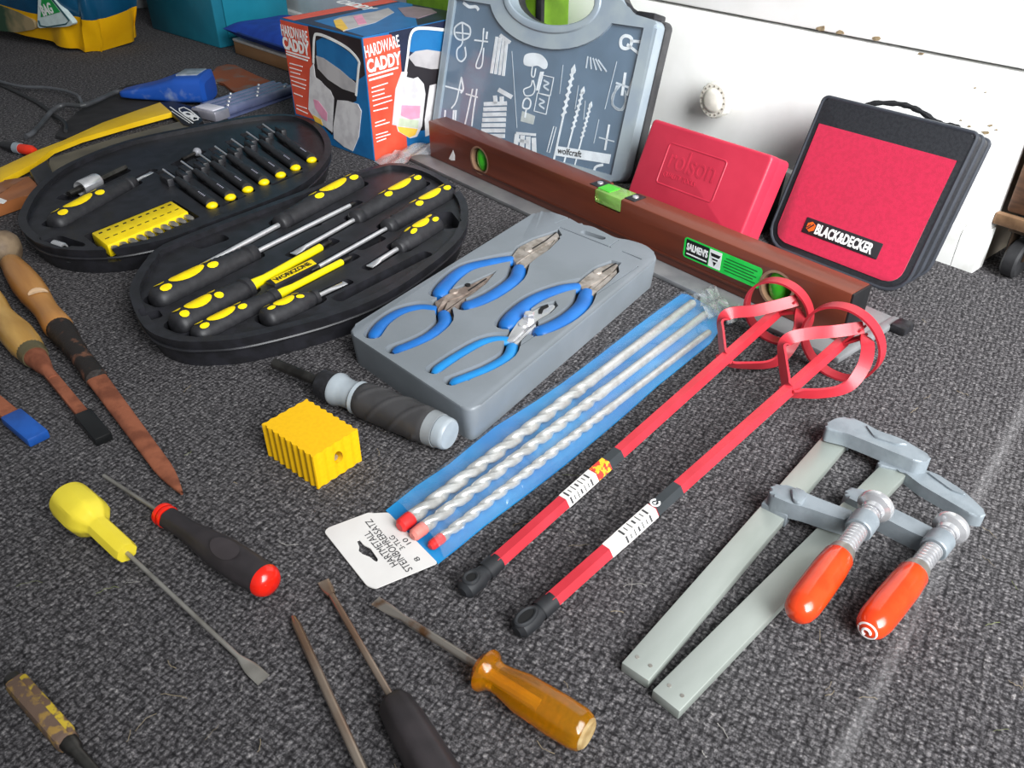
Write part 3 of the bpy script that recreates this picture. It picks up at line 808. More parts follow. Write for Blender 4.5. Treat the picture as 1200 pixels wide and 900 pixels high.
# curtain rings and screws on the right
ln_('ring_print', [(728, 46), (733, 42), (740, 45), (739, 54), (733, 57), (728, 54)], 0.0022, closed=True); ln_('ring_print', [(735, 52), (749, 63)], 0.0018, sm=False); ln_('ring_print', [(739, 48), (751, 49)], 0.0018, sm=False)
for k in range(5): ln_('screw_print', [(689 + 3 * k, 66 + k), (687 + 6 * k, 80 + k)], 0.0010, SOFTW, sm=False)
for k in range(3): ln_('ring_print', [(727 - 2 * k, 100), (718, 112 + 3 * k), (719, 124), (727 + k, 129), (733, 120), (733, 106)], 0.0013, SOFTW)
ln_('screw_print', [(733, 85), (729, 112)], 0.0020, sm=False); ln_('screw_print', [(744, 88), (735, 112)], 0.0016, sm=False); ln_('screw_print', [(722, 97), (738, 103)], 0.0014, SOFTW, sm=False)
ln_('screw_print', [(714, 146), (709, 176)], 0.0015, sm=False); ln_('screw_print', [(702, 161), (720, 166)], 0.0009, SOFTW, sm=False)
ln_('ring_print', [(707, 193), (698, 196), (696, 206), (699, 212)], 0.0018)
ln_('label_frame', [(649, 148), (652, 149), (644, 179), (641, 178)], 0.0006, closed=True, sm=False)
for q in [((660, 76), (656, 110)), ((678, 100), (674, 128)), ((686, 118), (684, 140)), ((723, 72), (709, 128)), ((702, 140), (696, 168)), ((600, 60), (606, 150))]:
    ln_('divider_line', q, 0.0004, SOFTW, sm=False)

# ================================================================ red moulded case
RED = mat('red_plastic', '#bd3046', 0.42, col2='#b52b41', scale=20, bump=0.03, bscale=700)
T = lean_thing('red_plastic_case', 'plain red plastic case with an embossed name panel leaning behind the spirit level', 'tool case', W(0.376, 0.202, 0.0162), W(0.182, 0.202, 0.0162), 23)
RW, RH = 0.187, 0.116
b = MB(); b.prism(rrect(0, 0.001, RW, RH, 0.006), -0.019, 0.0, 0.0035, seg=3); lid = T.part('lid', b, RED)
b = MB(); b.prism(rrect(0.0005, 0.001, RW - 0.0005, RH - 0.0005, 0.006), -0.043, -0.0198, 0.001); T.part('base_shell', b, RED)
c = T.P(806, 184); 
b = MB()
fr = rrect(0.040, 0.042, 0.131, 0.094, 0.004)
b.tube([V((*p, 0.0)) for p in fr], 0.0011, seg=6, sh=0.6, closed=True); T.part('name_frame', b, RED, lid)
text(T, 'rolson', flat(0.046, 0.064, -0.0002), 0.0385, RED, 'lettering', lid, ext=0.0006, sx=0.76)
text(T, 'QUALITY TOOLS', flat(0.046, 0.0525, -0.0002), 0.0096, RED, 'lettering', lid, ext=0.0006, sx=0.72)
# black case behind it
b = MB(); b.prism(rrect(0, 0.0055, 0.185, 0.084, 0.006), -0.050, 0.0, 0.003)
T = lean_thing('black_case', 'low black plastic case standing behind the red plastic case at the wall', 'tool case', W(0.400, 0.136), W(0.215, 0.136), 6)
T.part('body', b, BLACKP)
b = MB(); b.box((0.10, 0.078, -0.017), (0.05, 0.008, 0.016), 0.002); T.part('catch', b, BLACKR)

# ================================================================ red fabric zip case
FABR = mat('red_fabric', '#bf0f3f', 0.85, col2='#b50b3a', scale=200, bump=0.25, bscale=1500, sheen=0.3)
VINYL = mat('black_vinyl', '#2a2b2f', 0.42, col2='#232428', scale=300, bump=0.12, bscale=900)
PIPING = mat('black_piping', '#3a3d44', 0.35)
T = lean_thing('zip_case', 'red fabric and black vinyl zip case with a rope handle leaning on the wall', 'case', W(0.196, 0.128, 0.002), W(0.012, 0.128, 0.002), 22)
ZW, ZH = 0.184, 0.1835
def bd_outline(i):
    r = 0.026
    pts = []
    for cx, cy, a0, rr in ((ZW - 0.006, ZH - 0.006, 0, 0.006), (0.006, ZH - 0.006, 90, 0.006), (r, r, 180, r), (ZW - r, r, 270, r)):
        rr = max(rr - i, 0.001); cx2 = min(max(cx, 0), ZW)
        for k in range(6):
            a = math.radians(a0 + 90 * k / 5)
            pts.append((cx2 + rr * math.cos(a) - (i if cx2 > ZW / 2 and rr <= 0.001 else 0) + (i if cx2 < ZW / 2 and rr <= 0.001 else 0), cy + rr * math.sin(a) - (i if cy > ZH / 2 and rr <= 0.001 else 0)))
    return pts
OUT = offset_poly(ccw(bd_outline(0)), 0)
b = MB(); b.prism(OUT, -0.046, -0.0245, 0.004, seg=3); T.part('back_half', b, VINYL)
b = MB(); b.prism(OUT, -0.0215, 0.0, 0.004, seg=3); fh = T.part('front_half', b, VINYL)
b = MB(); b.prism(offset_poly(OUT, -0.0025), -0.026, -0.020); T.part('zip_band', b, mat('zip_black', '#17181b', 0.7, bump=0.4, bscale=1200))
b = MB()
for zz in (-0.0015, -0.0225, -0.0445):
    b.tube([V((*p, zz)) for p in offset_poly(OUT, 0.0002)], 0.0024, seg=8, closed=True)
T.part('piping', b, PIPING)
red = [p for p in offset_poly(OUT, -0.0085)]
ytop = ZH - 0.031
redp = [(x, min(y, ytop)) for x, y in red]
q = []
for p in redp:
    if not q or (V(p) - V(q[-1])).length > 1e-4:
        q.append(p)
b = MB(); b.prism(q, -0.001, 0.0012, 0.0008); rp = T.part('red_panel', b, FABR, fh)
mid = T.P(985, 279, 0.0012)
ba = 0.050; bb_ = 0.0095
ctr = T.P(985.5, 278.5, 0.0012)
b = MB(); b.prism(rrect(ctr.x - ba, ctr.y - bb_, ctr.x + ba, ctr.y + bb_, 0.001), 0.001, 0.0019, 0.0003); bad = T.part('name_badge', b, mat('badge_black', '#262428', 0.5), None, 'black woven name badge')
o = text(T, 'BLACK&DECKER', Matrix.Identity(4), 0.0115 / 0.7, WHITEP, 'lettering', bad, bold=0.0006, ext=0.0001)
xs = [v.co.x for v in o.data.vertices]
o.data.transform(flat(ctr.x - ba + 0.0165, ctr.y - 0.0058, 0.0021) @ Matrix.Diagonal(((2 * ba - 0.025) / (max(xs) - min(xs)), 1, 1, 1)) @ Matrix.Translation((-min(xs), 0, 0)))
hx = [(ctr.x - ba + 0.0095 + 0.0062 * math.cos(math.radians(60 * k + 30)), ctr.y + 0.0062 * math.sin(math.radians(60 * k + 30))) for k in range(6)]
b = MB(); b.prism(hx, 0.0015, 0.0021); em = mk('hexagon_emblem', b.mesh('hexagon_emblem'), mat('orange_print', '#e8641e', 0.5), bad)
b = MB(); b.tube([V((ctr.x - ba + 0.0095 + 0.003 * s_, ctr.y + 0.003 * s_ * 1.2, 0.0022)) for s_ in (-1, 1)], 0.0008, square=True, sh=0.3)
b.tube([V((ctr.x - ba + 0.0065 + 0.003 * s_, ctr.y + 0.003 * s_ * 1.2, 0.0022)) for s_ in (-0.6, 0.6)], 0.0006, square=True, sh=0.3); mk('emblem_lines', b.mesh('emblem_lines'), mat('badge_black', '#262428', 0.5), bad)
b = MB(); hp = smooth_open([(0.038, ZH - 0.006, -0.024), (0.045, ZH + 0.006, -0.026), (0.075, ZH + 0.0135, -0.030), (0.100, ZH + 0.012, -0.030), (0.130, ZH + 0.0035, -0.028), (0.150, ZH + 0.004, -0.026), (0.158, ZH - 0.004, -0.024)], 6)
b.tube(hp, [0.0030 + 0.0006 * math.sin(k * 1.9) for k in range(len(hp))], seg=8); T.part('rope_handle', b, mat('black_rope', '#16171a', 0.8, bump=0.5, bscale=900))
# the soft case slumps flat on to the floor behind its front edge
_tn = math.tan(math.radians(22))
def _slump(o):
    for ch in o.children:
        for v in ch.data.vertices:
            if v.co.z < 0:
                v.co.y += -v.co.z * _tn * max(0.0, min(1.0, 1 - v.co.y / ZH))
        ch.data.update(); _slump(ch)
_slump(T.o)
# ================================================================ oval tool kit case, lying open
RIM = 0.034
KM_ = frame(G(270, 290), V((0.66, 0.75, 0)))
K = Thing('tool_kit_case', 'open oval black plastic tool kit case holding yellow and black screwdrivers', 'tool case', KM_)
KCASE = mat('kit_black_plastic', '#1d1d20', 0.40, col2='#25252a', scale=60, bump=0.06, bscale=700)
KTRAY = KCASE
far_px = [(22, 264), (27, 240), (45, 216), (80, 191), (150, 164), (240, 145), (300, 135), (345, 134), (374, 146), (388, 168), (381, 191), (345, 221), (245, 261), (190, 281), (118, 293), (52, 288)]
near_px = [(152, 346), (157, 325), (172, 303), (192, 286), (300, 244), (430, 197), (470, 191), (510, 202), (540, 225), (549, 252), (534, 285), (470, 334), (400, 366), (300, 393), (244, 400), (200, 398), (168, 382)]
def shell(name, px, label):
    out = ccw([tuple(p) for p in smooth_closed(K.p2(px, RIM), 4)])
    b = MB(); b.prism(out, 0.0, RIM, 0.0025, inset_bottom=0.009, seg=3)
    o = K.part(name, b, KCASE, None, label)
    c = MB(); c.prism(offset_poly(out, -0.010), RIM - 0.0065, RIM + 0.02)
    cut(o, [c])
    b = MB(); b.tube([V((*p, RIM - 0.012)) for p in offset_poly(out, -0.0022)], 0.0016, seg=6, closed=True)
    mk('rim_bead', b.mesh('rim_bead'), KCASE, o)
    return o, out
lidsh, lid_out = shell('lid_shell', far_px, 'lid half with bit rack and slim drivers')
basesh, base_out = shell('base_shell', near_px, 'base half with screwdriver slots')
b = MB()
for f_ in (0.25, 0.5, 0.75):
    a = K.P(192 + (345 - 192) * f_, 285 + (225 - 285) * f_, 0.02)
    b.lathe([(-0.018, 0.004), (0.018, 0.004)], 12, Matrix.Translation((a.x, a.y, 0.024)))
K.part('hinge', b, KCASE)
FLOORK = RIM - 0.0065
def slot(A, B, w, zb, ext=0.004, z1=0.06, zp=0.0275):
    """cutter along the line from pixel A to pixel B"""
    a, b_ = K.P(*A, zp), K.P(*B, zp); d = (b_ - a); L_ = d.length; ang = math.atan2(d.y, d.x)
    c = MB()
    c.prism(rrect(-ext, -w / 2, L_ + ext, w / 2, min(w, L_) * 0.3, 3), zb, z1, M=flat(a.x, a.y, 0, ang))
    return c
cut_base, cut_lid = [], []
HB = mat('grip_black', '#222225', 0.5, col2='#2a2a2d', scale=150)
YS = mat('yellow_sleeve', '#f0dc0a', 0.4, col2='#e6cf08')
KG = 'screwdrivers in the open tool kit'
def cyl_patch(b, cx, cs, a, bb, rf, phi0=0.0, n=18, off=0.0004, mi=0):
    """ellipse laid on a turned handle; cx along the axis, cs arc offset"""
    def pt(x, s_):
        r = rf(x) + off; ph = s_ / r + phi0
        return V((x, r * math.sin(ph), r * math.cos(ph)))
    vs = [pt(cx, cs)]
    for ring in (0.5, 1.0):
        for k in range(n):
            t = 2 * math.pi * k / n
            vs.append(pt(cx + a * ring * math.cos(t), cs + bb * ring * math.sin(t)))
    fs = [(0, 1 + k, 1 + (k + 1) % n) for k in range(n)] + [(1 + k, 1 + n + k, 1 + n + (k + 1) % n, 1 + (k + 1) % n) for k in range(n)]
    b._add(vs, fs, mi)
def driver(butt, collar, tip, r, label, kind, where, z=0.0275, phi=0.0, shank_r=0.0030, blade='cross', stub=False, ribs=True):
    zt = z; r = r * 1.1
    a, c_, t_ = G(*butt, z), G(*collar, z), G(*tip, zt)
    d = (c_ - a); d.z = 0; L_ = d.length
    T = Thing('screwdriver', label, 'screwdriver', frame(a, d), KG)
    tl = (T.I @ t_).x
    def rf(x):
        t = x / L_
        if stub:
            v = 1.0 if t < 0.62 else 1.0 - 0.36 * min(1, (t - 0.62) / 0.28)
        else:
            v = 0.96 + 0.04 * math.sin(min(t, 0.6) / 0.6 * math.pi) if t < 0.6 else 0.96 - 0.16 * math.sin(min(1, (t - 0.6) / 0.3) * math.pi / 2)
        return r * v
    prof = [(0, 0.0), (0, r * 0.45), (L_ * 0.012, r * 0.7), (L_ * 0.04, r * 0.9), (L_ * 0.08, rf(0) * 0.99)]
    n = 30
    for k in range(1, n):
        x = L_ * (0.08 + 0.80 * k / n)
        rib = (0.35e-3 * (1 if k % 2 else -1)) if ribs and 0.36 < x / L_ < 0.86 and not stub else 0
        prof.append((x, rf(x) + rib))
    rc = rf(L_ * 0.88)
    prof += [(L_ * 0.885, rc * 0.90), (L_ * 0.905, rc * 0.88), (L_ * 0.915, rc * 1.02), (L_ * 0.985, rc * 0.98), (L_, rc * 0.8), (L_, 0.0)]
    b = MB(); b.lathe(prof, 24); T.part('handle', b, HB, ang=50)
    hd = T.o.children[0]
    b = MB()
    if stub:
        cyl_patch(b, L_ * 0.40, 0, L_ * 0.18, r * 0.52, rf, phi)
        for dx, ds in ((-0.25, -0.2), (-0.25, 0.55), (0.25, -0.35), (0.25, 0.35)):
            cyl_patch(b, L_ * (0.40 + dx), r * ds, L_ * 0.07, r * 0.22, rf, phi, 10)
    else:
        cyl_patch(b, L_ * 0.33, 0, L_ * 0.16, r * 0.62, rf, phi)
        for dx in (-0.225, 0.215):
            for ds in (-0.42, 0.42):
                cyl_patch(b, L_ * (0.33 + dx), r * ds, L_ * 0.05, r * 0.30, rf, phi, 10)
    mk('yellow_inlay', b.mesh('yellow_inlay'), YELP, hd)
    if kind == 'yellow':
        s_end = L_ + (tl - L_) * 0.86
        b = MB(); b.lathe([(L_ - 0.004, shank_r * 1.5), (L_ + 0.008, shank_r * 1.45), (L_ + 0.022, shank_r * 1.1), (s_end - 0.001, shank_r * 1.1), (s_end, shank_r * 0.9), (s_end, 0)], 14); T.part('insulated_shank', b, YS, None, 'yellow insulating sleeve')
        b = MB(); b.lathe([(s_end - 0.002, shank_r * 0.7), (tl - 0.004, shank_r * 0.7), (tl, shank_r * 0.3), (tl, 0)], 10); T.part('tip', b, DSTEEL)
    else:
        b = MB()
        if blade == 'flat':
            xb = tl - 0.020
            b.lathe([(L_ - 0.006, shank_r), (xb, shank_r), (xb + 0.001, 0)], 14)
            b.grid(lambda u, v: V((xb - 0.001 + u * (tl - xb), (shank_r * (1 + 0.65 * math.sin(min(u * 1.6, 1) * math.pi / 2))) * math.cos(2 * math.pi * v), shank_r * (1 - 0.80 * u) * math.sin(2 * math.pi * v))), 9, 17)
            b.prism([(tl - 0.0015, -shank_r * 1.6), (tl, -shank_r * 1.6), (tl, shank_r * 1.6), (tl - 0.0015, shank_r * 1.6)], -shank_r * 0.2, shank_r * 0.2)
            T.part('shank', b, CHROME)
        else:
            xb = tl - 0.012
            b.lathe([(L_ - 0.006, shank_r), (xb, shank_r), (xb, 0)], 14); T.part('shank', b, CHROME)
            b = MB(); b.lathe([(xb, shank_r), (tl - 0.004, shank_r * 0.8), (tl, shank_r * 0.25), (tl, 0)], 16, mod=lambda a_, x: 1 if x < xb + 0.002 else 0.72 + 0.28 * abs(math.cos(2 * a_))); T.part('tip', b, DSTEEL)
    where.append(slot(butt, collar, 2 * r + 0.005, max(0.004, z - r - 0.001), 0.005, zp=z))
    pa, pb = K.I @ T.M @ V((L_, 0, 0)), K.I @ T.M @ V((tl, 0, 0)); dv = pb - pa
    cc = MB(); wch = shank_r * 2 + 0.010
    cc.prism(rrect(-0.008, -wch / 2, dv.length + 0.008, wch / 2, wch * 0.3, 3), max(0.008, z - shank_r - 0.006), 0.06, M=flat(pa.x, pa.y, 0, math.atan2(dv.y, dv.x)))
    where.append(cc)
    return T
driver((180, 355), (299, 296), (415, 237), 0.0138, 'thick handled cross tip screwdriver nearest the rounded front end of the open kit', 'chrome', cut_base)
driver((421, 213), (326, 264), (206, 312), 0.0138, 'long screwdriver beside the case hinge, handle turned the opposite way', 'chrome', cut_base, shank_r=0.0034, blade='flat')
driver((494, 213), (414, 258), (334, 295), 0.0125, 'flat blade screwdriver with its broad bright tip beside the yellow sleeved shank', 'chrome', cut_base, blade='flat', shank_r=0.0028)
driver((528, 225), (452, 268), (367, 318), 0.0125, 'slim screwdriver with a dark cross tip, its handle next to the stubby one', 'chrome', cut_base, shank_r=0.0026)
driver((205, 385), (293, 336), (378, 280), 0.0140, 'thick insulated screwdriver with a long yellow sleeved shank above the nameplate', 'yellow', cut_base, shank_r=0.0044)
driver((228, 396), (325, 346), (412, 301), 0.0105, 'slender insulated screwdriver with a yellow sleeved shank below the nameplate', 'yellow', cut_base, shank_r=0.0036)
driver((309, 377), (372, 347), (404, 331), 0.0118, 'stubby screwdriver with its small bright blade pointing at the case edge groove', 'chrome', cut_base, blade='flat', stub=True, shank_r=0.0024)
driver((512, 262), (465, 292), (438, 314), 0.0130, 'stubby screwdriver with a broad flat blade beside the deep empty slot', 'chrome', cut_base, blade='flat', stub=True, shank_r=0.0028)
cut_base += [slot((396, 350), (500, 297), 0.016, 0.016), slot((518, 250), (530, 266), 0.026, 0.008), slot((170, 372), (184, 368), 0.018, 0.010),
             slot((232, 288), (262, 278), 0.022, 0.010), slot((345, 272), (372, 262), 0.014, 0.012), slot((420, 290), (445, 278), 0.02, 0.014)]
cut(basesh, cut_base)
# nameplate between the insulated screwdrivers
a, b_ = K.P(318, 332, 0.031), K.P(369, 307, 0.031)
d = b_ - a; ang = math.atan2(d.y, d.x); L_ = d.length
NM = flat(a.x, a.y, 0, ang) @ Matrix.Translation((0.002, -0.0025, 0))
b = MB(); b.box((L_ / 2 - 0.003, 0.0045, 0.0195), (L_ - 0.001, 0.016, 0.023), 0.0015, M=NM); K.part('nameplate_block', b, KCASE, basesh)
b = MB(); b.prism([(0.000, -0.002), (L_ - 0.004, -0.002), (L_, 0.0105), (0.004, 0.0105)], 0.030, 0.0314, M=NM); npl = K.part('nameplate', b, YELP, basesh, 'yellow nameplate')
o = text(K, 'WORKZONE', Matrix.Identity(4), 0.0105, mat('black_print', '#141414', 0.5), 'lettering', basesh, bold=0.0004, ext=0.0001)
xs = [v.co.x for v in o.data.vertices]
o.data.transform(NM @ flat(0.004, 0.0006, 0.0316) @ Matrix.Diagonal(((L_ - 0.012) / (max(xs) - min(xs)), 1, 1, 1)) @ Matrix.Translation((-min(xs), 0, 0)))
# ---------------------------------------------------------------- lid half
driver((62, 266), (156, 214), (196, 204), 0.0140, 'screwdriver in the kit lid between the silver adapter and the yellow bit holder', 'chrome', cut_lid, z=0.0255, shank_r=0.0024, blade='flat', ribs=False)
# yellow bit rack with its bits
qa, qb, qc, qd = [(107, 271), (203, 234), (222, 249), (127, 289)]
a, b_ = G(*qd, 0.031), G(*qc, 0.031)
e_ = G(*qa, 0.031)
T = Thing('bit_holder', 'bright yellow plastic holder for a row of screwdriver bits in the kit lid', 'bit holder', frame(V((a.x, a.y, 0.016)), b_ - a))
RL = (b_ - a).length; RWd = (T.I @ V((e_.x, e_.y, 0.016))).y
BIT_Y = mat('bit_holder_yellow', '#f2d40c', 0.42, col2='#e8c808')
sk = (T.I @ V((e_.x, e_.y, 0.016))).x / RWd * 0.75
SH = Matrix(((1, sk, 0, 0), (0, 0.86, 0, 0.002), (0, 0, 1, 0), (0, 0, 0, 1)))
b = MB(); b.box((RL / 2, RWd / 2, 0.008), (RL, RWd, 0.016), 0.002, M=SH); rk = T.part('rack', b, BIT_Y)
b = MB()
for k in range(10):
    x = RL * (0.07 + 0.86 * k / 9)
    b.box((x, RWd * 0.78, 0.0162), (RL * 0.040, 0.003, 0.0006), M=SH); b.box((x, RWd * 0.36, 0.0162), (RL * 0.05, 0.0014, 0.0006), M=SH)
mk('size_marks', b.mesh('size_marks'), mat('black_print', '#141414', 0.5), rk)
for k in range(10):
    x = RL * (0.05 + 0.90 * k / 9)
    m = MB(); m.lathe([(0, 0.0), (0, 0.0030), (0.007, 0.0042), (0.009, 0.0034), (0.013, 0.0032), (0.0155, 0.0010), (0.0155, 0)], 6,
                      Matrix.Rotation(math.radians(-90), 4, 'Z'))
    solo('screwdriver_bit', 'small grey steel screwdriver bit clipped along the edge of the yellow holder', 'drill bit', m, STEEL,
         T.M @ Matrix.Translation((x, 0.002, 0.011)), 'bits in the yellow holder')
c = MB(); c.box((RL / 2, RWd / 2 - 0.004, 0.0144), (RL + 0.014, RWd + 0.032, 0.03), M=K.I @ T.M @ SH)
cut_lid.append(c)
# silver adapter
a, b_ = G(78, 229, 0.030), G(128, 205, 0.030)
T = Thing('socket_adapter', 'short silver socket adapter on a dark shank in the kit lid', 'socket', axis_frame(a, b_))
L_ = (b_ - a).length
b = MB(); b.lathe([(L_ * 0.36, 0), (L_ * 0.30, 0.0100), (L_ * 0.34, 0.0110), (L_ * 0.68, 0.0110), (L_ * 0.72, 0.0100), (L_ * 0.70, 0)], 20); T.part('sleeve', b, CHROME)
b = MB(); b.lathe([(L_ * 0.05, 0), (L_ * 0.05, 0.004), (L_ * 0.36, 0.005), (L_ * 0.36, 0)], 12); b.lathe([(L_ * 0.70, 0), (L_ * 0.70, 0.005), (L_ * 1.4, 0.005), (L_ * 1.4, 0)], 6); T.part('shank', b, DSTEEL)
cut_lid.append(slot((74, 231), (145, 197), 0.026, 0.014, zp=0.030))
# little socket in the front corner
T = Thing('small_socket', 'small bright socket in the square slot at the lid front', 'socket', axis_frame(G(68, 288, 0.024), G(80, 292, 0.024)))
b = MB(); b.lathe([(-0.006, 0), (-0.006, 0.006), (0.010, 0.006), (0.012, 0.005), (0.012, 0)], 14); T.part('sleeve', b, CHROME)
b = MB(); b.lathe([(0.012, 0.0), (0.012, 0.0032), (0.0125, 0.0032), (0.0125, 0)], 6); T.part('opening_shade', b, DARK)
cut_lid.append(slot((60, 284), (90, 294), 0.028, 0.014, zp=0.024))
# slim precision drivers
caps = [(248, 239), (269.5, 229.5), (290, 220.5), (309, 212), (328.5, 203.5), (346, 195), (365, 186)]
PG = 'slim precision drivers in the kit lid'
ORD = ['first', 'second', 'third', 'fourth', 'fifth', 'sixth', 'last']
for k, cp in enumerate(caps):
    bx_, by_ = cp[0] - 41, cp[1] - 29; tx_, ty_ = cp[0] - 58, cp[1] - 40
    z = 0.031
    a, b_, t_ = G(*cp, z), G(bx_, by_, z), G(tx_, ty_, z)
    T = Thing('precision_driver', ORD[k] + ' slim yellow ended precision driver in the lid, counted from the yellow bit holder', 'screwdriver', axis_frame(a, b_), PG)
    L_ = (b_ - a).length; tl = (t_ - a).length
    b = MB(); b.lathe([(0.0005, 0.0), (0.0005, 0.0074), (L_ * 0.5, 0.0068), (L_ * 0.62, 0.0046), (L_ * 0.68, 0.0058), (L_ * 0.98, 0.005), (L_, 0.003), (L_, 0)], 14); h_ = T.part('handle', b, HB)
    b = MB(); b.lathe([(-0.0066, 0), (-0.0064, 0.0025), (-0.005, 0.0052), (-0.002, 0.0074), (0.001, 0.0078), (0.001, 0)], 16, Matrix.Translation((0, 0, -0.0022)), sz=0.62); T.part('end_cap', b, YELP, None, 'yellow rounded end')
    b = MB(); b.lathe([(L_ - 0.001, 0.0016), (tl, 0.0016), (tl + 0.001, 0)], 8); T.part('shank', b, CHROME)
    b = MB()
    for q in range(5):
        cyl_patch(b, 0.015 + 0.0045 * q, 0.0003, 0.0014, 0.0013, lambda x: 0.0072, 0.2, 6)
    mk('size_print', b.mesh('size_print'), mat('grey_print', '#b5b3c4', 0.5), h_)
    cut_lid.append(slot(cp, (tx_, ty_), 0.0172, 0.0225, 0.009, zp=z))
    # raised clip block that holds the shank
    cp2 = K.P(bx_ - 4, by_ - 4, 0.034); d = K.I.to_3x3() @ (b_ - a); ang = math.atan2(d.y, d.x)
    b = MB()
    for sd in (-1, 1):
        b.box((-0.004, sd * 0.0112, 0.027), (0.030, 0.009, 0.021), 0.0015, M=flat(cp2.x, cp2.y, 0, ang))
    K.part('driver_clip', b, KCASE, lidsh)
# ball-ended key lying between
T = Thing('ball_end_driver', 'dark ball ended key with a grey knob at the kit lid', 'hex key', axis_frame(G(231, 178, 0.03), G(215, 186, 0.03)))
b = MB(); b.sphere((0, 0, 0.0), 0.0065); T.part('knob', b, mat('grey_knob', '#8b8c92', 0.4))
b = MB(); b.lathe([(0.004, 0.0028), (0.034, 0.0028), (0.034, 0)], 6); T.part('shank', b, DSTEEL)
cut_lid += [slot((205, 191), (236, 175.5), 0.016, 0.016, zp=0.030), slot((116, 187), (206, 156.5), 0.0075, 0.0047, 0.001, zp=0.026), slot((262, 240), (285, 230), 0.006, 0.02), slot((320, 216), (352, 202), 0.006, 0.02)]
cut(lidsh, cut_lid)
# ================================================================ grey pliers tray with four pliers
PZ = 0.036
o_ = G(540, 497); x_ = G(760, 335) - o_
PT_ = Thing('pliers_tray', 'grey moulded plastic tray with four blue handled pliers set in recesses', 'tool case', frame(o_, x_))
PGREY = mat('grey_plastic', '#787e84', 0.40, col2='#71777c', scale=14, bump=0.04, bscale=500)
top_px = [(405, 387), (552, 484), (773, 301), (757, 287), (737, 281), (722, 279), (694, 265), (680, 263), (665, 254), (641, 247), (628, 248)]
outl = round_poly(PT_.p2(top_px, PZ), 0.014, 4)
b = MB(); b.prism(outl, 0.0, PZ, 0.003, seg=3, inset_bottom=0.003); tray = PT_.part('tray', b, PGREY)
BLUEG = mat('blue_dipped_grip', '#1a64ae', 0.42, col2='#175a9f', scale=30, bump=0.05, bscale=300)
BLUEL = mat('light_blue_dipped_grip', '#1b7fc2', 0.42, col2='#1775b5', scale=30)
PLST = mat('plier_steel', '#b5aca4', 0.40, 0.45, col2='#93897f', scale=120)
pcut = []
def pliers(label, handles, hr, jaws, pivot, gm, metal, name, extra=None, z=PZ - 0.006, gap=None):
    fr = frame(G(*pivot, z), x_)
    T = Thing('pliers', label, 'pliers', fr, 'pliers in the grey tray')
    T.o.name = name
    for pts in handles:
        path = smooth_open([T.I @ G(p[0] + 1, p[1] + 4.5, z) for p in pts], 6)
        n = len(path)
        rr = [hr * (0.80 + 0.22 * math.sin(min(1, k / (n * 0.5)) * math.pi / 2)) for k in range(n)]
        rr[-1] *= 0.45; rr[-2] *= 0.88; rr[0] *= 0.9
        b = MB(); b.tube(path, rr, seg=14, sw=1.0, sh=0.72); T.part('handle', b, gm, None, 'blue dipped handle')
        loc = [PT_.I @ T.M @ p_ for p_ in path[::2] + ([path[-1]] if len(path) % 2 == 0 else [])]
        lf, rt = [], []
        for k, p_ in enumerate(loc):
            t_ = loc[min(k + 1, len(loc) - 1)] - loc[max(k - 1, 0)]; t_.z = 0; t_.normalize(); n_ = V((-t_.y, t_.x, 0)) * hr * 1.14
            lf.append((p_ + n_)[:2]); rt.append((p_ - n_)[:2])
        t_ = (loc[-1] - loc[-2]); t_.z = 0; t_.normalize(); n_ = V((-t_.y, t_.x, 0))
        cap_ = [(loc[-1] + n_ * hr * 1.14 * math.cos(q) + t_ * hr * 0.9 * math.sin(q))[:2] for q in [math.pi * m_ / 6 for m_ in range(1, 6)]]
        t0 = (loc[0] - loc[1]); t0.z = 0; t0.normalize()
        c = MB(); c.prism(lf + cap_ + rt[::-1] + [(V((*rt[0], 0)) + t0 * hr * 0.8)[:2], (V((*lf[0], 0)) + t0 * hr * 0.8)[:2]], z - hr * 0.85 - 0.00013 * len(pcut), PZ + 0.02 + 0.001 * len(pcut)); pcut.append(c)
    for k, poly in enumerate(jaws):
        q = [(T.I @ G(*p, z + 0.004))[:2] for p in [(a_[0] + 1, a_[1] + 2) for a_ in poly]]
        b = MB(); b.prism(round_poly(q, 0.002, 2), -0.0065 + 0.0005 * k, 0.0042 - 0.0006 * k, 0.0012); T.part('jaw', b, metal)
        hl = ccw([tuple((PT_.I @ T.M @ V((*p, 0)))[:2]) for p in q])
        c = MB(); c.prism(offset_poly(hl, 0.0025), z - 0.0092 - 0.00017 * len(pcut), PZ + 0.02 + 0.001 * len(pcut)); pcut.append(c)
    b = MB(); b.lathe([(-0.001, 0.0052), (0.0046, 0.0052), (0.0056, 0.0042), (0.0056, 0)], 18, Matrix.Rotation(math.radians(-90), 4, 'Y')); T.part('rivet', b, metal)
    if gap:
        b = MB(); b.tube([T.I @ G(*p, z + 0.004) + V((0, 0, 0.0004)) for p in gap], 0.0006, square=True); T.part('jaw_gap_shade', b, DARK)  # thin dark line painting the shade between the jaws
    if extra:
        extra(T, z)
    return T
pliers('combination pliers with square jaws, behind the needle nose pliers in the tray',
       [[(600, 301), (575, 306), (545, 314), (524, 330), (513, 345)], [(608, 310), (602, 326), (580, 343), (558, 354), (541, 359)]], 0.0098,
       [[(598, 300), (607, 288), (625, 279), (652, 270), (655, 275), (645, 281), (630, 290), (618, 297), (604, 307)], [(604, 310), (614, 297), (628, 291), (652, 274), (653, 279), (640, 292), (625, 302), (612, 313)]], (619, 297), BLUEG, PLST, 'combination_pliers', gap=[(622, 293), (640, 282), (652, 272.5)])
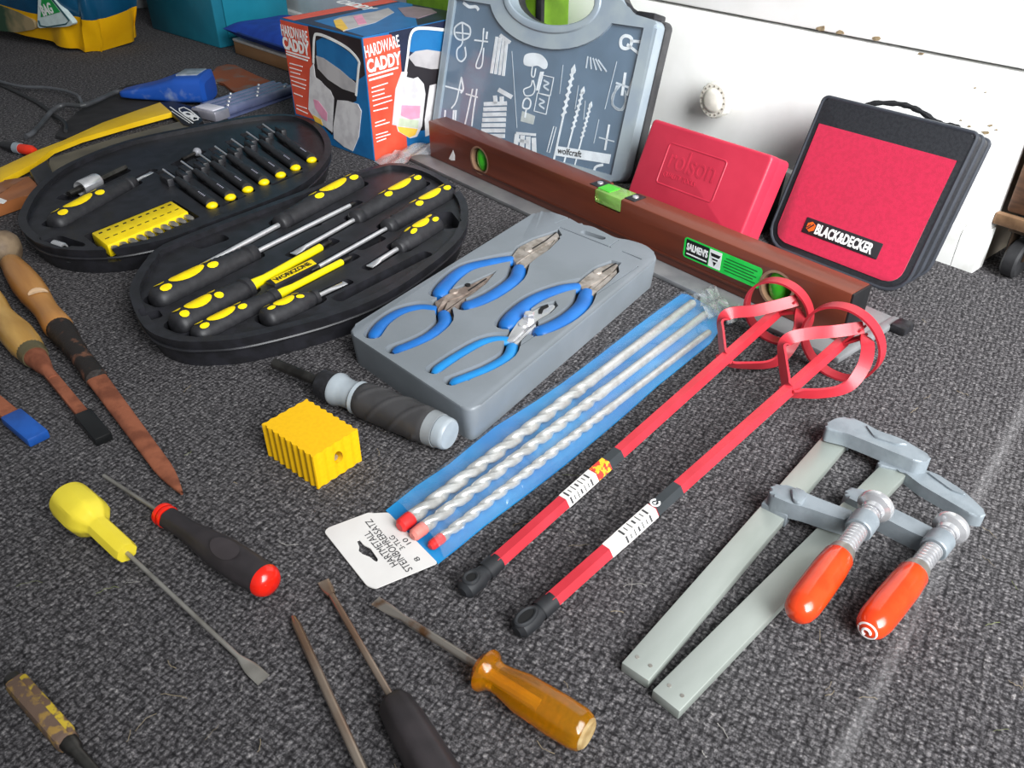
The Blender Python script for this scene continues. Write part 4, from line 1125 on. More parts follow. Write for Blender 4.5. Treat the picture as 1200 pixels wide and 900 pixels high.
def needle(T, z):
    p = T.I @ G(547, 336, z + 0.004)
    b = MB(); b.lathe([(0, 0.0028), (0.0062, 0.0028), (0.0062, 0)], 12, Matrix.Translation((p.x + 0.002, p.y, 0)) @ Matrix.Rotation(math.radians(-90), 4, 'Y')); T.part('jaw_hole_shade', b, DARK)
pliers('needle nose pliers with long thin pointed jaws in the tray',
       [[(511, 360), (492, 359), (468, 365), (448, 378), (436, 394)], [(519, 363), (520, 376), (505, 391), (484, 402), (460, 411)]], 0.0080,
       [[(508, 352), (520, 345), (535, 337), (552, 331), (579, 318), (570, 326), (556, 337), (540, 345), (524, 350), (512, 361)], [(516, 366), (524, 351), (538, 344), (556, 335), (578, 320), (566, 332), (552, 343), (538, 352), (526, 361)]], (532, 346), BLUEG,
       mat('plier_bronze_steel', '#a3948a', 0.42, 0.45, col2='#82726a', scale=120), 'needle_nose_pliers', needle, gap=[(549, 341), (561, 333), (570, 327)])
pliers('side cutting pliers with short blunt jaws near the hanging slot of the tray',
       [[(678, 333), (655, 338), (625, 350), (602, 367), (591, 382)], [(687, 338), (681, 355), (666, 370), (645, 382), (626, 389)]], 0.0098,
       [[(676, 330), (686, 322), (698, 313), (716, 306), (724, 308), (716, 318), (704, 325), (694, 331), (682, 338)], [(684, 342), (694, 330), (706, 324), (722, 312), (722, 318), (710, 330), (698, 340), (690, 346)]], (700, 323), BLUEG, PLST, 'side_cutters', gap=[(703, 321), (714, 314), (722, 309)])
def slip(T, z):
    p = T.I @ G(620, 374, z + 0.004)
    b = MB(); b.lathe([(0, 0.0058), (0.0105, 0.0058), (0.0115, 0.0045), (0.0115, 0)], 6, Matrix.Translation((p.x, p.y, 0)) @ Matrix.Rotation(math.radians(-90), 4, 'Y')); T.part('pivot_nut', b, CHROME)
    q = [(T.I @ G(*s_, z + 0.004))[:2] for s_ in [(631, 364), (634, 360), (642, 357), (643, 360), (637, 363), (635, 368), (631, 368)]]
    b = MB(); b.prism(q, 0.0, 0.0048); T.part('jaw_opening_shade', b, DARK)
pliers('slip joint pliers with a shiny rounded jaw and light blue handles in the tray',
       [[(598, 396), (580, 396), (560, 402), (532, 418), (507, 435)], [(600, 401), (594, 416), (572, 430), (548, 440), (527, 448)]], 0.0072,
       [[(592, 397), (598, 387), (606, 375), (617, 366), (633, 358), (648, 354), (650, 358), (642, 366), (630, 373), (614, 384), (602, 398)], [(598, 401), (610, 388), (626, 376), (628, 379), (615, 391), (606, 400)]], (613, 385), BLUEL, CHROME, 'slip_joint_pliers', slip)
# moulded details of the tray
def pslot(A, B, w, zb):
    a, b_ = PT_.P(*A, PZ), PT_.P(*B, PZ); d = b_ - a
    c = MB(); c.prism(rrect(0, -w / 2, d.length, w / 2, w * 0.45, 3), zb, PZ + 0.02, M=flat(a.x, a.y, 0, math.atan2(d.y, d.x))); return c
pcut.append(pslot((681, 271), (709, 280), 0.009, 0.004))
pcut += [pslot((655, 266), (716, 290), 0.0022, PZ - 0.0012), pslot((650, 262), (672, 253), 0.002, PZ - 0.0011), pslot((713, 289), (725, 281), 0.002, PZ - 0.0011), pslot((548, 446), (748, 312), 0.0018, PZ - 0.0012), pslot((728, 294), (752, 304), 0.002, PZ - 0.0011)]
cut(tray, pcut)

# ================================================================ drill set in a blue plastic sleeve
o_ = G(452, 600); x_ = G(800, 345) - o_
T = Thing('drill_pack', 'blue backed plastic sleeve with a white hang card and three long masonry drills', 'drill pack', frame(o_, x_))
CARDB = mat('blue_backing', '#218cc6', 0.4, col2='#187abc', scale=12)
left = [(452, 598), (487, 570), (526, 544), (555, 520), (580, 500), (628, 470), (660, 448), (700, 418), (745, 383), (772, 363), (799, 344), (806, 345)]
right = [(846, 367), (848, 380), (832, 402), (800, 428), (770, 452), (732, 486), (700, 513), (660, 546), (620, 577), (570, 614), (536, 642), (513, 660)]
ZB = 0.0012
outl = T.p2(left + right, ZB)
b = MB(); b.prism(outl, 0.0, ZB); back = T.part('blue_sleeve', b, CARDB)
# white header card, curling a little
hd = [(380, 623), (384, 618), (432, 600), (437, 601), (455, 600), (513, 659), (440, 689), (430, 686)]
b = MB(); b.prism(round_poly(T.p2(hd, 0.003), 0.002, 2), 0.0016, 0.0026); card = T.part('hang_card', b, mat('white_card', '#d3d0cd', 0.5, col2='#cac6c3', scale=20))
hole = [(418, 633), (421, 632), (426, 638), (434, 642), (443, 655), (442, 658), (439, 657), (433, 652), (425, 649), (420, 645), (421, 640)]
c = MB(); c.prism(round_poly(T.p2(hole, 0.003), 0.001, 2), 0.0005, 0.02); cut(card, [c])
def card_words(body, A, B, cap):
    a, b_ = T.P(*A, 0.0027), T.P(*B, 0.0027); d = b_ - a
    o = text(T, body, Matrix.Identity(4), cap / 0.7, mat('ink', '#3a3a3c', 0.6), 'lettering', card, ext=0.00005)
    xs = [v.co.x for v in o.data.vertices]
    o.data.transform(flat(a.x, a.y, 0.0028, math.atan2(d.y, d.x)) @ Matrix.Diagonal((d.length / (max(xs) - min(xs)), 1, 1, 1)) @ Matrix.Translation((-min(xs), 0, 0)))
# the card faces the other way round: base lines run from the lower end of the card upwards
card_words('HARTMETALL', (467, 661), (433, 622), 0.0056)
card_words('STEINBOHRERSATZ', (484, 667), (435, 608), 0.0056)
card_words('3-TLG', (475, 642), (461, 627), 0.0042); card_words('10', (482, 636), (476, 630), 0.0040); card_words('8', (493, 656), (490, 652), 0.004)
# clear film pouch over the drills
CLEAR = film('clear_pouch_film', '#fbfdff', 0.06, 0.07, 0.12, 0.9, 55)
def lerp(A, B, t): return (A[0] + (B[0] - A[0]) * t, A[1] + (B[1] - A[1]) * t)
def along(poly, t):
    P_ = [V(p) for p in poly]; ls = [(P_[i + 1] - P_[i]).length for i in range(len(P_) - 1)]; tot = sum(ls) * t
    for i, l in enumerate(ls):
        if tot <= l:
            return P_[i].lerp(P_[i + 1], tot / l)
        tot -= l
    return P_[-1]
rr_ = right[::-1]
def pouch(u, v):
    a = along(left, 0.02 + 0.985 * u if u < 0.98 else 1.0); c_ = along(rr_, min(1, 0.02 + 0.985 * u))
    p = T.P(*a, ZB).lerp(T.P(*c_, ZB), v)
    env = math.sin(math.pi * v) ** 0.35
    return V((p.x, p.y, ZB + 0.0004 + 0.0150 * env * (0.92 + 0.06 * math.sin(u * 37 + v * 9) + 0.05 * math.sin(u * 91 - v * 21))))
b = MB(); b.grid(pouch, 60, 21); T.part('clear_pouch', b, CLEAR, ang=80)
# crumpled clear end of the pouch
b = MB()
e0, e1 = T.P(806, 345, 0.004), T.P(850, 385, 0.004)
b.grid(lambda u, v: e0.lerp(e1, 0.25 + 0.8 * u) + V((-0.004 + 0.034 * v + 0.006 * math.sin(9 * u), 0.006 * math.sin(14 * v + 5 * u), 0.002 + 0.009 * abs(math.sin(11 * u + 6 * v)))), 22, 9)
T.part('pouch_end', b, film('crumpled_film', '#f4f6f2', 0.22, 0.25, 0.15, 1.2, 40), ang=60)
DRILL = mat('drill_steel', '#d9d6d0', 0.30, 0.55, col2='#c0bcb5', scale=100)
REDCAP = mat('red_cap', '#d8302f', 0.4, col2='#cf2a2a')
PINKCAP = mat('faded_red_cap', '#dd7f74', 0.45)
FLUTE = 0.56
for tipP, endP, r, lab, cm in (((469, 617), (812, 355), 0.0058, 'thickest masonry drill with a red tip cap in the blue sleeve', REDCAP),
                               ((484, 628), (827, 368), 0.0050, 'middle masonry drill with a faded pink tip cap in the blue sleeve', PINKCAP),
                               ((505, 640), (831, 389), 0.0040, 'thinnest masonry drill with a small red tip cap in the blue sleeve', REDCAP)):
    z = ZB + r + 0.0002
    a, e_ = G(*tipP, z), G(*endP, z)
    D = Thing('masonry_drill', lab, 'drill bit', axis_frame(a, e_), 'drills in the blue sleeve')
    L_ = (e_ - a).length; xf = L_ * FLUTE
    pitch = r * 8.2
    b = MB(); NS, NR = 24, 110
    def fl(u, v):
        x = 0.012 + (xf - 0.012) * u
        fade = min(1, (1 - u) * 14)
        an = 2 * math.pi * v; rel = an - 2 * math.pi * x / pitch
        g = max(0.0, math.cos(2 * rel)) ** 0.8
        rad = r * (1 - 0.46 * g * fade)
        return V((x, rad * math.cos(an), rad * math.sin(an)))
    b.grid(lambda u, v: fl(v, u), NS, NR, closed_u=True); D.part('flutes', b, DRILL, ang=70)
    b = MB(); b.lathe([(xf - 0.0005, r * 0.98), (xf + 0.004, r * 0.95), (xf + 0.008, r * 0.86), (L_ - 0.002, r * 0.86), (L_, r * 0.7), (L_, 0)], 18); D.part('shank', b, DRILL)
    b = MB(); b.lathe([(-0.001, 0), (-0.001, r * 0.6), (0.001, r * 1.0), (0.010, r * 1.08), (0.012, r * 1.0), (0.012, r * 0.5)], 16); D.part('tip_cap', b, cm)

# ================================================================ two red mixing paddles
MRED = mat('red_enamel', '#b92e3a', 0.42, col2='#b02833', scale=30, coat=0.1)
BOOT = mat('black_boot', '#26282b', 0.55, col2='#1d1e21')
def mixer(endP, rodP, ringP, R, label, labels, kind, rr=0.0068):
    a = G(*endP, 0.0085); c_ = G(*ringP, R * 0.98 + 0.0022)
    d = (c_ - a); L_ = d.length
    T = Thing('mixing_paddle', label, 'mixing paddle', axis_frame(a, c_), 'red mixing paddles')
    def sx(px, py):
        best, bx = 1e9, 0
        for k in range(401):
            x = L_ * 1.05 * k / 400
            p = T.M @ V((x, 0, 0)); q = p - CAM
            X = 600 + FPX * q.x / q.dot(FWD); Y = 450 - FPX * q.dot(UPV) / q.dot(FWD)
            dd = (X - px) ** 2 + (Y - py) ** 2
            if dd < best:
                best, bx = dd, x
        return bx
    x_boot = sx(*labels['boot'])
    b = MB(); b.lathe([(x_boot - 0.002, 0), (x_boot - 0.002, rr), (L_ - 0.004, rr), (L_ - 0.002, rr * 0.6), (L_ - 0.002, 0)], 6, phase=math.radians(0)); rod = T.part('hex_rod', b, MRED, ang=25)
    b = MB()
    e_ = -0.008 if kind == 0 else -0.004
    b.lathe([(e_, 0), (e_, rr * 0.6), (e_ + 0.003, rr * 1.12), (e_ + 0.016, rr * 1.2), (e_ + 0.020, rr * 0.95), (e_ + 0.026, rr * 0.98), (x_boot - 0.012, rr * 1.08), (x_boot + 0.001, rr * 1.05), (x_boot + 0.001, 0)], 20, sz=0.92)
    ringc = [V((e_ + 0.0095 + (0.0052 if kind == 0 else 0.0085) * math.cos(t), 0.0046 * math.sin(t), rr * 1.02)) for t in [2 * math.pi * k / 20 for k in range(20)]]
    b.tube(ringc, 0.0016, seg=8, closed=True)
    b2 = MB(); b2.prism(ell(e_ + 0.0095, 0, 0.0044 if kind == 0 else 0.0076, 0.0038, 16), rr * 0.9, rr * 1.12); 
    te = T.part('threaded_end', b, BOOT); mk('socket_hole_shade', b2.mesh('socket_hole_shade'), DARK, te)
    def band(A, B, m, name, grow, lab=None):
        x0, x1 = sx(*A), sx(*B)
        b = MB(); b.lathe([(x0, rr), (x0, rr + grow), (x1, rr + grow), (x1, rr)], 6, phase=0); return T.part(name, b, m, None, lab, 25), x0, x1
    for nm, A, B, m, g in labels['bands']:
        ob, x0, x1 = band(A, B, m, nm, g)
        if nm == 'sticker':
            b = MB(); n = 7
            for k in range(n):
                xx = x0 + (x1 - x0) * (0.12 + 0.8 * k / n)
                for fa in (0, 1, 2):
                    an = math.radians(30 + 60 * fa + 30)
                    Mx = Matrix.Translation((xx, 0, 0)) @ Matrix.Rotation(math.radians(-60 + 60 * fa), 4, 'X')
                    b.box((0, 0, (rr + g) * 0.8665), (0.0009 if k % 3 else 0.0018, rr * (0.6 if k % 2 else 0.85), 0.0003), M=Mx)
            mk('print_line', b.mesh('print_line'), mat('ink', '#3a3a3c', 0.6), ob)
    if kind == 1:
        xm_ = sx(775, 604); zt = (rr + 0.0003) * 0.866 + 0.0003
        b = MB(); b.tube([V((xm_ + 0.0033 * math.cos(t), 0.0033 * math.sin(t), zt)) for t in [0.5 + 5.4 * k / 18 for k in range(19)]], 0.0007, square=True, sh=0.3)
        b.prism([(xm_ - 0.0014, -0.0012), (xm_ + 0.0016, 0.0), (xm_ - 0.0014, 0.0014)], zt - 0.0002, zt + 0.0002); T.part('arrow_mark', b, WHITEP)
    # basket: a hoop round the tip, spokes and three spiral blades
    wd = 0.0115; th = 0.0011
    n = 48; hoop = MB()
    hx = L_ - 0.004
    hoop.tube([V((hx, R * math.cos(2 * math.pi * k / n), R * math.sin(2 * math.pi * k / n))) for k in range(n)], 1.0, square=True, sw=wd / 2, sh=th,
              ups=[V((0, math.cos(2 * math.pi * k / n), math.sin(2 * math.pi * k / n))) for k in range(n)], closed=True)
    T.part('hoop', hoop, MRED)
    xs0 = sx(*labels['foot'])
    for pts in labels['blades']:
        path = []
        for (px, py), t in pts:
            x = xs0 + (hx - 0.001 - xs0) * t
            o_ = T.I @ CAM; d_ = T.I.to_3x3() @ ray(px, py)
            path.append(o_ + d_ * ((x - o_.x) / d_.x))
        path = smooth_open(path, 5)
        ups = [V((-0.35 * (1 - k / len(path)), p.y, p.z)) if V((0, p.y, p.z)).length > 0.004 else V((0, 0.3, 1)) for k, p in enumerate(path)]
        ups = [u.normalized() for u in ups]
        wds = [0.55 + 0.45 * min(1, k / 6) for k in range(len(path))]
        b = MB(); b.tube(path, [1.0] * len(path), square=True, sw=wd / 2, sh=th, ups=ups); T.part('spiral_blade', b, MRED)
        e_ = path[-1]
        b = MB(); b.tube([V((hx - 0.003, 0, 0)), V((hx - 0.001, e_.y, e_.z))], 1.0, square=True, sw=wd / 2, sh=th, up=V((0, -e_.z, e_.y))); T.part('spoke', b, MRED)
    return T
YBAND = mat('yellow_red_label', '#e5b52c', 0.5, col2='#c43a2e', scale=160, lo=0.48, hi=0.52)
WST = mat('white_sticker', '#d6d2cd', 0.5)
BSL = mat('black_sleeve', '#2f3336', 0.5)
BL1 = [[((846, 419), 0.0), ((847, 412), 0.06), ((845, 390), 0.25), ((845, 377), 0.38), ((856, 367), 0.50), ((883, 364), 0.66), ((910, 358), 0.84), ((934, 352), 1.0)],
       [((849, 423), 0.0), ((860, 427), 0.10), ((878, 428), 0.25), ((899, 427), 0.42), ((915, 420), 0.56), ((929, 402), 0.72), ((937, 383), 0.86), ((937, 364), 1.0)]]
BL2 = [[((921, 456), 0.0), ((921, 448), 0.06), ((917, 420), 0.25), ((917, 405), 0.38), ((929, 395), 0.50), ((953, 390), 0.66), ((980, 388), 0.84), ((1012, 384), 1.0)],
       [((926, 462), 0.0), ((938, 461), 0.10), ((961, 461), 0.25), ((984, 457), 0.42), ((1000, 447), 0.56), ((1013, 427), 0.72), ((1017, 408), 0.86), ((1014, 394), 1.0)]]
mixer((551, 686), None, (914, 363), 0.0345, 'red mixing paddle whose basket stands against the level, with a yellow and red label',
      {'boot': (584, 661), 'foot': (847, 420), 'blades': BL1, 'bands': [('sticker', (661, 592), (696, 562), WST, 0.0005), ('label_band', (697, 561), (712, 548), YBAND, 0.0003), ('sleeve', (712, 548), (726, 536), BSL, 0.0003)]}, 0)
mixer((610, 736), None, (989, 399), 0.0385, 'red mixing paddle beside the clamps, with a black sleeve and white arrow mark',
      {'boot': (652, 711), 'foot': (922, 460), 'blades': BL2, 'bands': [('small_sticker', (716, 655), (730, 643), WST, 0.0004), ('sticker', (730, 643), (770, 608), WST, 0.0006), ('sleeve', (771, 607), (800, 581), BSL, 0.0003)]}, 1)

# ================================================================ two bar clamps
CAST = mat('cast_iron_paint', '#858d93', 0.42, 0.2, col2='#7a8288', scale=60, bump=0.08, bscale=400)
ZINC = mat('zinc_bar', '#b4bab4', 0.40, 0.5, col2='#a2a9a2', scale=18, stretch=(0.3, 1, 1))
ORANGE = mat('orange_lacquer', '#dc4218', 0.22, col2='#d23a12', coat=0.6)
def clamp(barN, barF, barW, fixed, slide, spin, label, lift, mark, jz=0.0, fz=0.0):
    """barN/barF: middle of the bar ends; fixed/slide: jaw outlines (pixels at the jaw's top); spin: pad, jaw boss, handle collar, handle end"""
    z0 = lift
    a, f_ = G(*barN, z0 + 0.008), G(*barF, z0 + 0.008 + fz * 0)
    T = Thing('bar_clamp', label, 'clamp', frame(V((a.x, a.y, z0)), f_ - a), 'bar clamps')
    L_ = (f_ - a).length
    b = MB(); b.box((L_ / 2, 0, 0.0045), (L_, barW, 0.0085), 0.0008); bar = T.part('bar', b, ZINC)
    b = MB()
    for yy in (-barW * 0.24, barW * 0.24):
        b.lathe([(0.0, 0.0014), (0.0003, 0.0013), (0.0003, 0)], 10, Matrix.Translation((0.010, yy, 0.0088)) @ Matrix.Rotation(math.radians(-90), 4, 'Y'))
    mk('end_pip', b.mesh('end_pip'), STEEL, bar)
    FH = 0.0135 if jz else 0.0108
    def jaw(px, z_lo, z_hi, name, bev=0.003):
        q = round_poly([(T.I @ G(*p, z0 + z_hi))[:2] for p in px], 0.004, 3)
        b = MB(); b.prism(q, z_lo, z_hi, bev, seg=3); return T.part(name, b, CAST)
    fj = jaw(fixed[0], 0.0 + fz, FH + fz, 'fixed_jaw', 0.002)
    b = MB(); b.prism(round_poly([(T.I @ G(*p, z0 + FH + 0.0015 + fz))[:2] for p in fixed[1]], 0.003, 3), FH - 0.0035 + fz, FH + 0.0017 + fz, 0.0015, seg=2); mk('rib', b.mesh('rib'), CAST, fj)
    sj = jaw(slide[0], 0.0 + jz, 0.0150 + jz, 'sliding_jaw', 0.003)
    b = MB(); b.prism(round_poly([(T.I @ G(*p, z0 + 0.017 + jz))[:2] for p in slide[1]], 0.003, 3), 0.010 + jz, 0.0178 + jz, 0.0015, seg=2); mk('collar', b.mesh('collar'), CAST, sj)
    if jz:      # the jaws of the upper clamp are gripped round its bar, which lies on the carpet
        b = MB(); b.box((L_ - 0.015, 0, (0.004 + fz) / 2), (0.014, barW + 0.003, 0.004 + fz), 0.001); mk('jaw_head', b.mesh('jaw_head'), CAST, fj)
        gx = (T.I @ G(934, 582, z0 + 0.015 + jz)).x
        b = MB(); b.box((gx - 0.006, -0.001, (0.003 + jz) / 2), (0.010, barW + 0.001, 0.003 + jz), 0.001); mk('guide', b.mesh('guide'), CAST, sj)
    # spindle
    zs = 0.0140 + jz + (0.004 if jz else 0.0)
    p = [T.I @ G(*q, z0 + zs) for q in spin]
    x0, y0 = p[0].x, p[0].y
    SM = axis_frame(V((p[0].x, p[0].y, zs)), V((p[3].x, p[3].y, zs)))
    Ls = (p[3] - p[0]).length
    tb, tc = ((p[1] - p[0]).length, (p[2] - p[0]).length)
    b = MB(); b.lathe([(tb - 0.008, 0), (tb - 0.008, 0.0090), (tb - 0.007, 0.0098), (tb + 0.007, 0.0098), (tb + 0.008, 0.0090), (tb + 0.008, 0)], 24, SM); mk('boss', b.mesh('boss'), CAST, sj)
    prof = [(0.004, 0.0), (0.004, 0.0062)]
    x = 0.006
    while x < tc + 0.004:
        prof += [(x, 0.0048), (x + 0.0012, 0.0072), (x + 0.0022, 0.0072), (x + 0.0034, 0.0048)]; x += 0.0036
    prof += [(tc + 0.004, 0)]
    b = MB(); b.lathe(prof, 20, SM); spd = T.part('spindle', b, CHROME)
    b = MB(); b.lathe([(-0.008, 0), (-0.006, 0.0115), (-0.005, 0.0130), (-0.002, 0.0132), (0.0, 0.0122), (0.002, 0.0085), (0.006, 0.0078), (0.006, 0)], 28, SM); T.part('pressure_pad', b, CHROME)
    b = MB(); b.lathe([(tc - 0.002, 0), (tc - 0.002, 0.0085), (tc + 0.005, 0.0098), (tc + 0.005, 0)], 20, SM); T.part('ferrule', b, STEEL)
    hl = Ls - tc - 0.004; h0 = tc + 0.004
    prof = [(h0, 0), (h0, 0.0090), (h0 + hl * 0.04, 0.0106), (h0 + hl * 0.25, 0.0114), (h0 + hl * 0.6, 0.0116), (h0 + hl * 0.82, 0.0112), (h0 + hl * 0.92, 0.0096), (h0 + hl * 0.97, 0.0070), (h0 + hl * 0.993, 0.0036), (h0 + hl, 0.0)]
    b = MB(); b.lathe(prof, 28, SM); hnd = T.part('handle', b, ORANGE, None, 'glossy orange wooden handle', 60)
    if mark:
        b = MB()
        for r_, sp_ in ((0.0058, 2 * math.pi), (0.0026, 4.6)):
            pts = []
            for k in range(25):
                t = sp_ * k / 24
                x_ = h0 + hl * (0.965 if r_ > 0.004 else 0.992)
                pts.append(SM @ V((x_ + 0.0005, r_ * 1.02 * math.cos(t), r_ * 1.02 * math.sin(t))))
            b.tube(pts, 0.0009, seg=6)
        mk('white_emblem', b.mesh('white_emblem'), WHITEP, hnd)
    return T
clamp((744, 788), (992, 500), 0.0205,
      ([(967, 497), (979, 490), (995, 488), (1014, 496), (1028, 504), (1057, 514), (1069, 521), (1091, 534), (1091, 540), (1076, 541), (1045, 529), (1016, 517), (993, 508), (968, 502)], [(1014, 497), (1030, 505), (1055, 514), (1066, 521), (1050, 520), (1025, 512)]),
      ([(901, 573), (907, 564), (928, 570), (948, 579), (973, 589), (1003, 600), (1008, 608), (996, 611), (972, 604), (946, 595), (926, 590), (903, 580)], [(926, 572), (938, 572), (946, 580), (940, 591), (930, 588)]),
      [(1024, 596), (1009, 614), (984, 646), (931, 723)], 'bar clamp resting its jaws on the other clamp, plain orange handle end', 0.0, False, 0.0100, 0.0104)
clamp((780, 822), (1052, 546), 0.0205,
      ([(1028, 540), (1036, 534), (1057, 540), (1079, 549), (1098, 555), (1126, 573), (1137, 582), (1156, 600), (1154, 606), (1141, 604), (1110, 586), (1079, 568), (1057, 551), (1030, 545)], [(1085, 552), (1100, 557), (1126, 573), (1134, 581), (1115, 574)]),
      ([(989, 577), (996, 568), (1016, 575), (1040, 592), (1071, 607), (1100, 622), (1104, 630), (1090, 633), (1063, 621), (1036, 607), (1014, 593), (992, 582)], [(1012, 577), (1022, 581), (1030, 590), (1020, 594), (1010, 588)]),
      [(1112, 621), (1098, 637), (1072, 666), (1015, 741)], 'bar clamp lying under the other clamp, white circle mark on its orange handle', 0.0, True)
# ================================================================ loose hand tools on the carpet
def tool(name, label, cat, A, B, zA, zB=None, group=None):
    a, b_ = G(*A, zA), G(*B, zA if zB is None else zB)
    T = Thing(name, label, cat, axis_frame(a, b_), group)
    T.L = (b_ - a).length
    T.zA = zA
    return T
def blade_tip(b, x0, x1, r0, w, t):
    b.grid(lambda u, v: V((x0 + (x1 - x0) * u, (r0 + (w - r0) * math.sin(min(1, u * 1.5) * math.pi / 2)) * math.cos(2 * math.pi * v), (r0 + (t - r0) * u) * math.sin(2 * math.pi * v))), 9, 19)
    b.prism([(x1 - 0.0008, -w), (x1, -w), (x1, w), (x1 - 0.0008, w)], -t, t)
# yellow bit box with corrugated sides ------------------------------
o_ = G(373, 573); x_ = G(422, 541) - o_
T = Thing('bit_box', 'bright yellow corrugated plastic box with a round hole in its end', 'box', frame(o_, x_))
YB = mat('yellow_plastic', '#e8b40a', 0.45, col2='#e3ae09', scale=300, sss=0.0)
h_ = 0.034
q = [T.P(367, 541, h_), T.P(417, 507, h_), T.P(358, 470, h_), T.P(308, 503, h_)]
lx = (q[1] - q[0]).length; ly = ((q[3] - q[0]).length + (q[2] - q[1]).length) / 2
def corr():
    pts = []
    nx, ny = 5, 8; am = 0.0008
    def wave(t, n): return am * math.cos(2 * math.pi * t * n)
    N = 8
    for k in range(nx * N): t = k / (nx * N); pts.append((lx * t, -wave(t, nx) * 0.7))
    for k in range(ny * N): t = k / (ny * N); pts.append((lx + wave(t, ny), ly * t))
    for k in range(nx * N): t = k / (nx * N); pts.append((lx * (1 - t), ly + wave(t, nx) * 0.7))
    for k in range(ny * N): t = k / (ny * N); pts.append((-wave(t, ny), ly * (1 - t)))
    return pts
b = MB(); b.prism(corr(), 0.0, h_); body = T.part('box_body', b, YB, ang=22)
c = MB(); c.prism(ell(0, 0, 0.0042, 0.0060, 18), -0.012, 0.01, M=Matrix.Translation((lx * 0.52, 0.0, 0.018)) @ Matrix.Rotation(math.radians(90), 4, 'X')); cut(body, [c])
b = MB(); b.lathe([(0.004, 0.0028), (0.010, 0.0028), (0.010, 0)], 6, Matrix.Translation((lx * 0.52, 0, 0.0155)) @ Matrix.Rotation(math.radians(90), 4, 'Z')); T.part('bit_end', b, STEEL)
# chunky ratchet driver ---------------------------------------------
T = tool('ratchet_driver', 'chunky black and grey ratchet screwdriver with a dark steel shaft', 'screwdriver', (523, 508), (322, 426), 0.0180, 0.0164)
L_ = T.L
GCAP = mat('light_grey_plastic', '#9aa2a8', 0.35, col2='#929aa0')
DGREY = mat('dark_grey_rubber', '#343334', 0.48, col2='#3b3a3b', scale=40)
f = lambda t: L_ * t
R_ = 0.0165
b = MB(); b.lathe([(-0.004, 0), (-0.004, 0.01242), (-0.0025, 0.01380), (0.0, 0.01426), (0.006, 0.01454), (0.007, 0.01380), (0.007, 0)], 32); T.part('end_cap', b, GCAP)
b = MB(); b.lathe([(0.007, 0), (0.007, 0.01518), (f(0.08), 0.01582), (f(0.085), 0.01472), (f(0.085), 0)], 32); T.part('rear_ring', b, mat('grey_ring', '#85898c', 0.4))
b = MB()
def gr(u, v):
    x = f(0.075) + (f(0.47) - f(0.075)) * u; a_ = 2 * math.pi * v
    e = 1 - 0.10 * (max(0, 0.06 - u) / 0.06) - 0.10 * (max(0, u - 0.92) / 0.08)
    fl_ = 0.0014 * max(0, math.sin(3 * a_ + 20 * u)) ** 8 * (1 if 0.08 < u < 0.9 else 0)
    return V((x, (R_ * e + fl_) * math.cos(a_), (R_ * e + fl_) * math.sin(a_)))
b.grid(lambda u, v: gr(v, u), 140, 40, closed_u=True); T.part('grip', b, DGREY, None, 'dark grip with spiral grooves', 60)
b = MB(); b.lathe([(f(0.455), 0), (f(0.455), 0.01518), (f(0.48), 0.01582), (f(0.49), 0.01380), (f(0.53), 0.01306), (f(0.57), 0.01380), (f(0.595), 0.01582), (f(0.61), 0.01546), (f(0.61), 0)], 32); T.part('ratchet_collar', b, GCAP)
b = MB(); b.lathe([(f(0.61), 0), (f(0.61), 0.01426), (f(0.625), 0.01490), (f(0.69), 0.01426), (f(0.705), 0.01150), (f(0.705), 0)], 28); T.part('selector_ring', b, BLACKP)
b = MB(); b.lathe([(f(0.70), 0.0), (f(0.70), 0.00515), (f(1.0), 0.00515), (f(1.0), 0.00368), (f(0.985), 0.00350), (f(0.985), 0)], 20); T.part('shaft', b, DSTEEL)
# yellow bulb handled screwdriver -----------------------------------
T = tool('screwdriver', 'screwdriver with a yellow bulb shaped handle and a thin flat tipped shaft', 'screwdriver', (80, 584), (309, 797), 0.018, 0.003)
L_ = T.L; f = lambda t: L_ * t
YD = mat('cream_yellow_plastic', '#e2cf3c', 0.4, col2='#dac534', scale=20)
xn = f(0.345)
prof = [(-0.004, 0), (-0.004, 0.0075), (-0.0025, 0.0118), (0.001, 0.0148), (0.008, 0.0162), (0.026, 0.0164), (0.033, 0.0154), (0.039, 0.0118), (0.0425, 0.0092), (0.045, 0.0085), (xn - 0.003, 0.0085), (xn, 0.0076), (xn, 0)]
def oct_(a_, x): return 1 if x < 0.002 else 0.965 + 0.035 * math.cos(8 * a_)
b = MB(); b.lathe(prof, 32, mod=oct_); T.part('handle', b, YD, ang=28)
b = MB(); b.lathe([(xn - 0.003, 0.00163), (f(0.90), 0.00163), (f(0.90), 0)], 12); blade_tip(b, f(0.895), f(1.0), 0.0017, 0.0046, 0.0006); T.part('shaft', b, STEEL)
# black handled screwdriver with a red end --------------------------
T = tool('screwdriver', 'black handled screwdriver with a domed red end cap and red collar rings', 'screwdriver', (316, 684), (121, 557), 0.0135, 0.005)
L_ = T.L; f = lambda t: L_ * t
SBLK = mat('soft_black', '#2b2729', 0.5, col2='#332e30', scale=50)
REDG = mat('glossy_red', '#d8200f', 0.25, col2='#cc1a0c', coat=0.4)
b = MB(); b.lathe([(-0.003, 0), (-0.0028, 0.00444), (-0.001, 0.00888), (0.003, 0.01147), (0.006, 0.01184), (0.006, 0)], 28); T.part('end_cap', b, REDG, ang=60)
b = MB(); b.lathe([(0.006, 0), (0.006, 0.01184), (f(0.12), 0.01317), (f(0.24), 0.01317), (f(0.33), 0.01110), (f(0.42), 0.00873), (f(0.50), 0.00829), (f(0.56), 0.00873), (f(0.56), 0)], 32,
               mod=lambda a_, x: 0.97 + 0.03 * math.cos(6 * a_)); gp = T.part('handle', b, SBLK, ang=60)
b = MB()
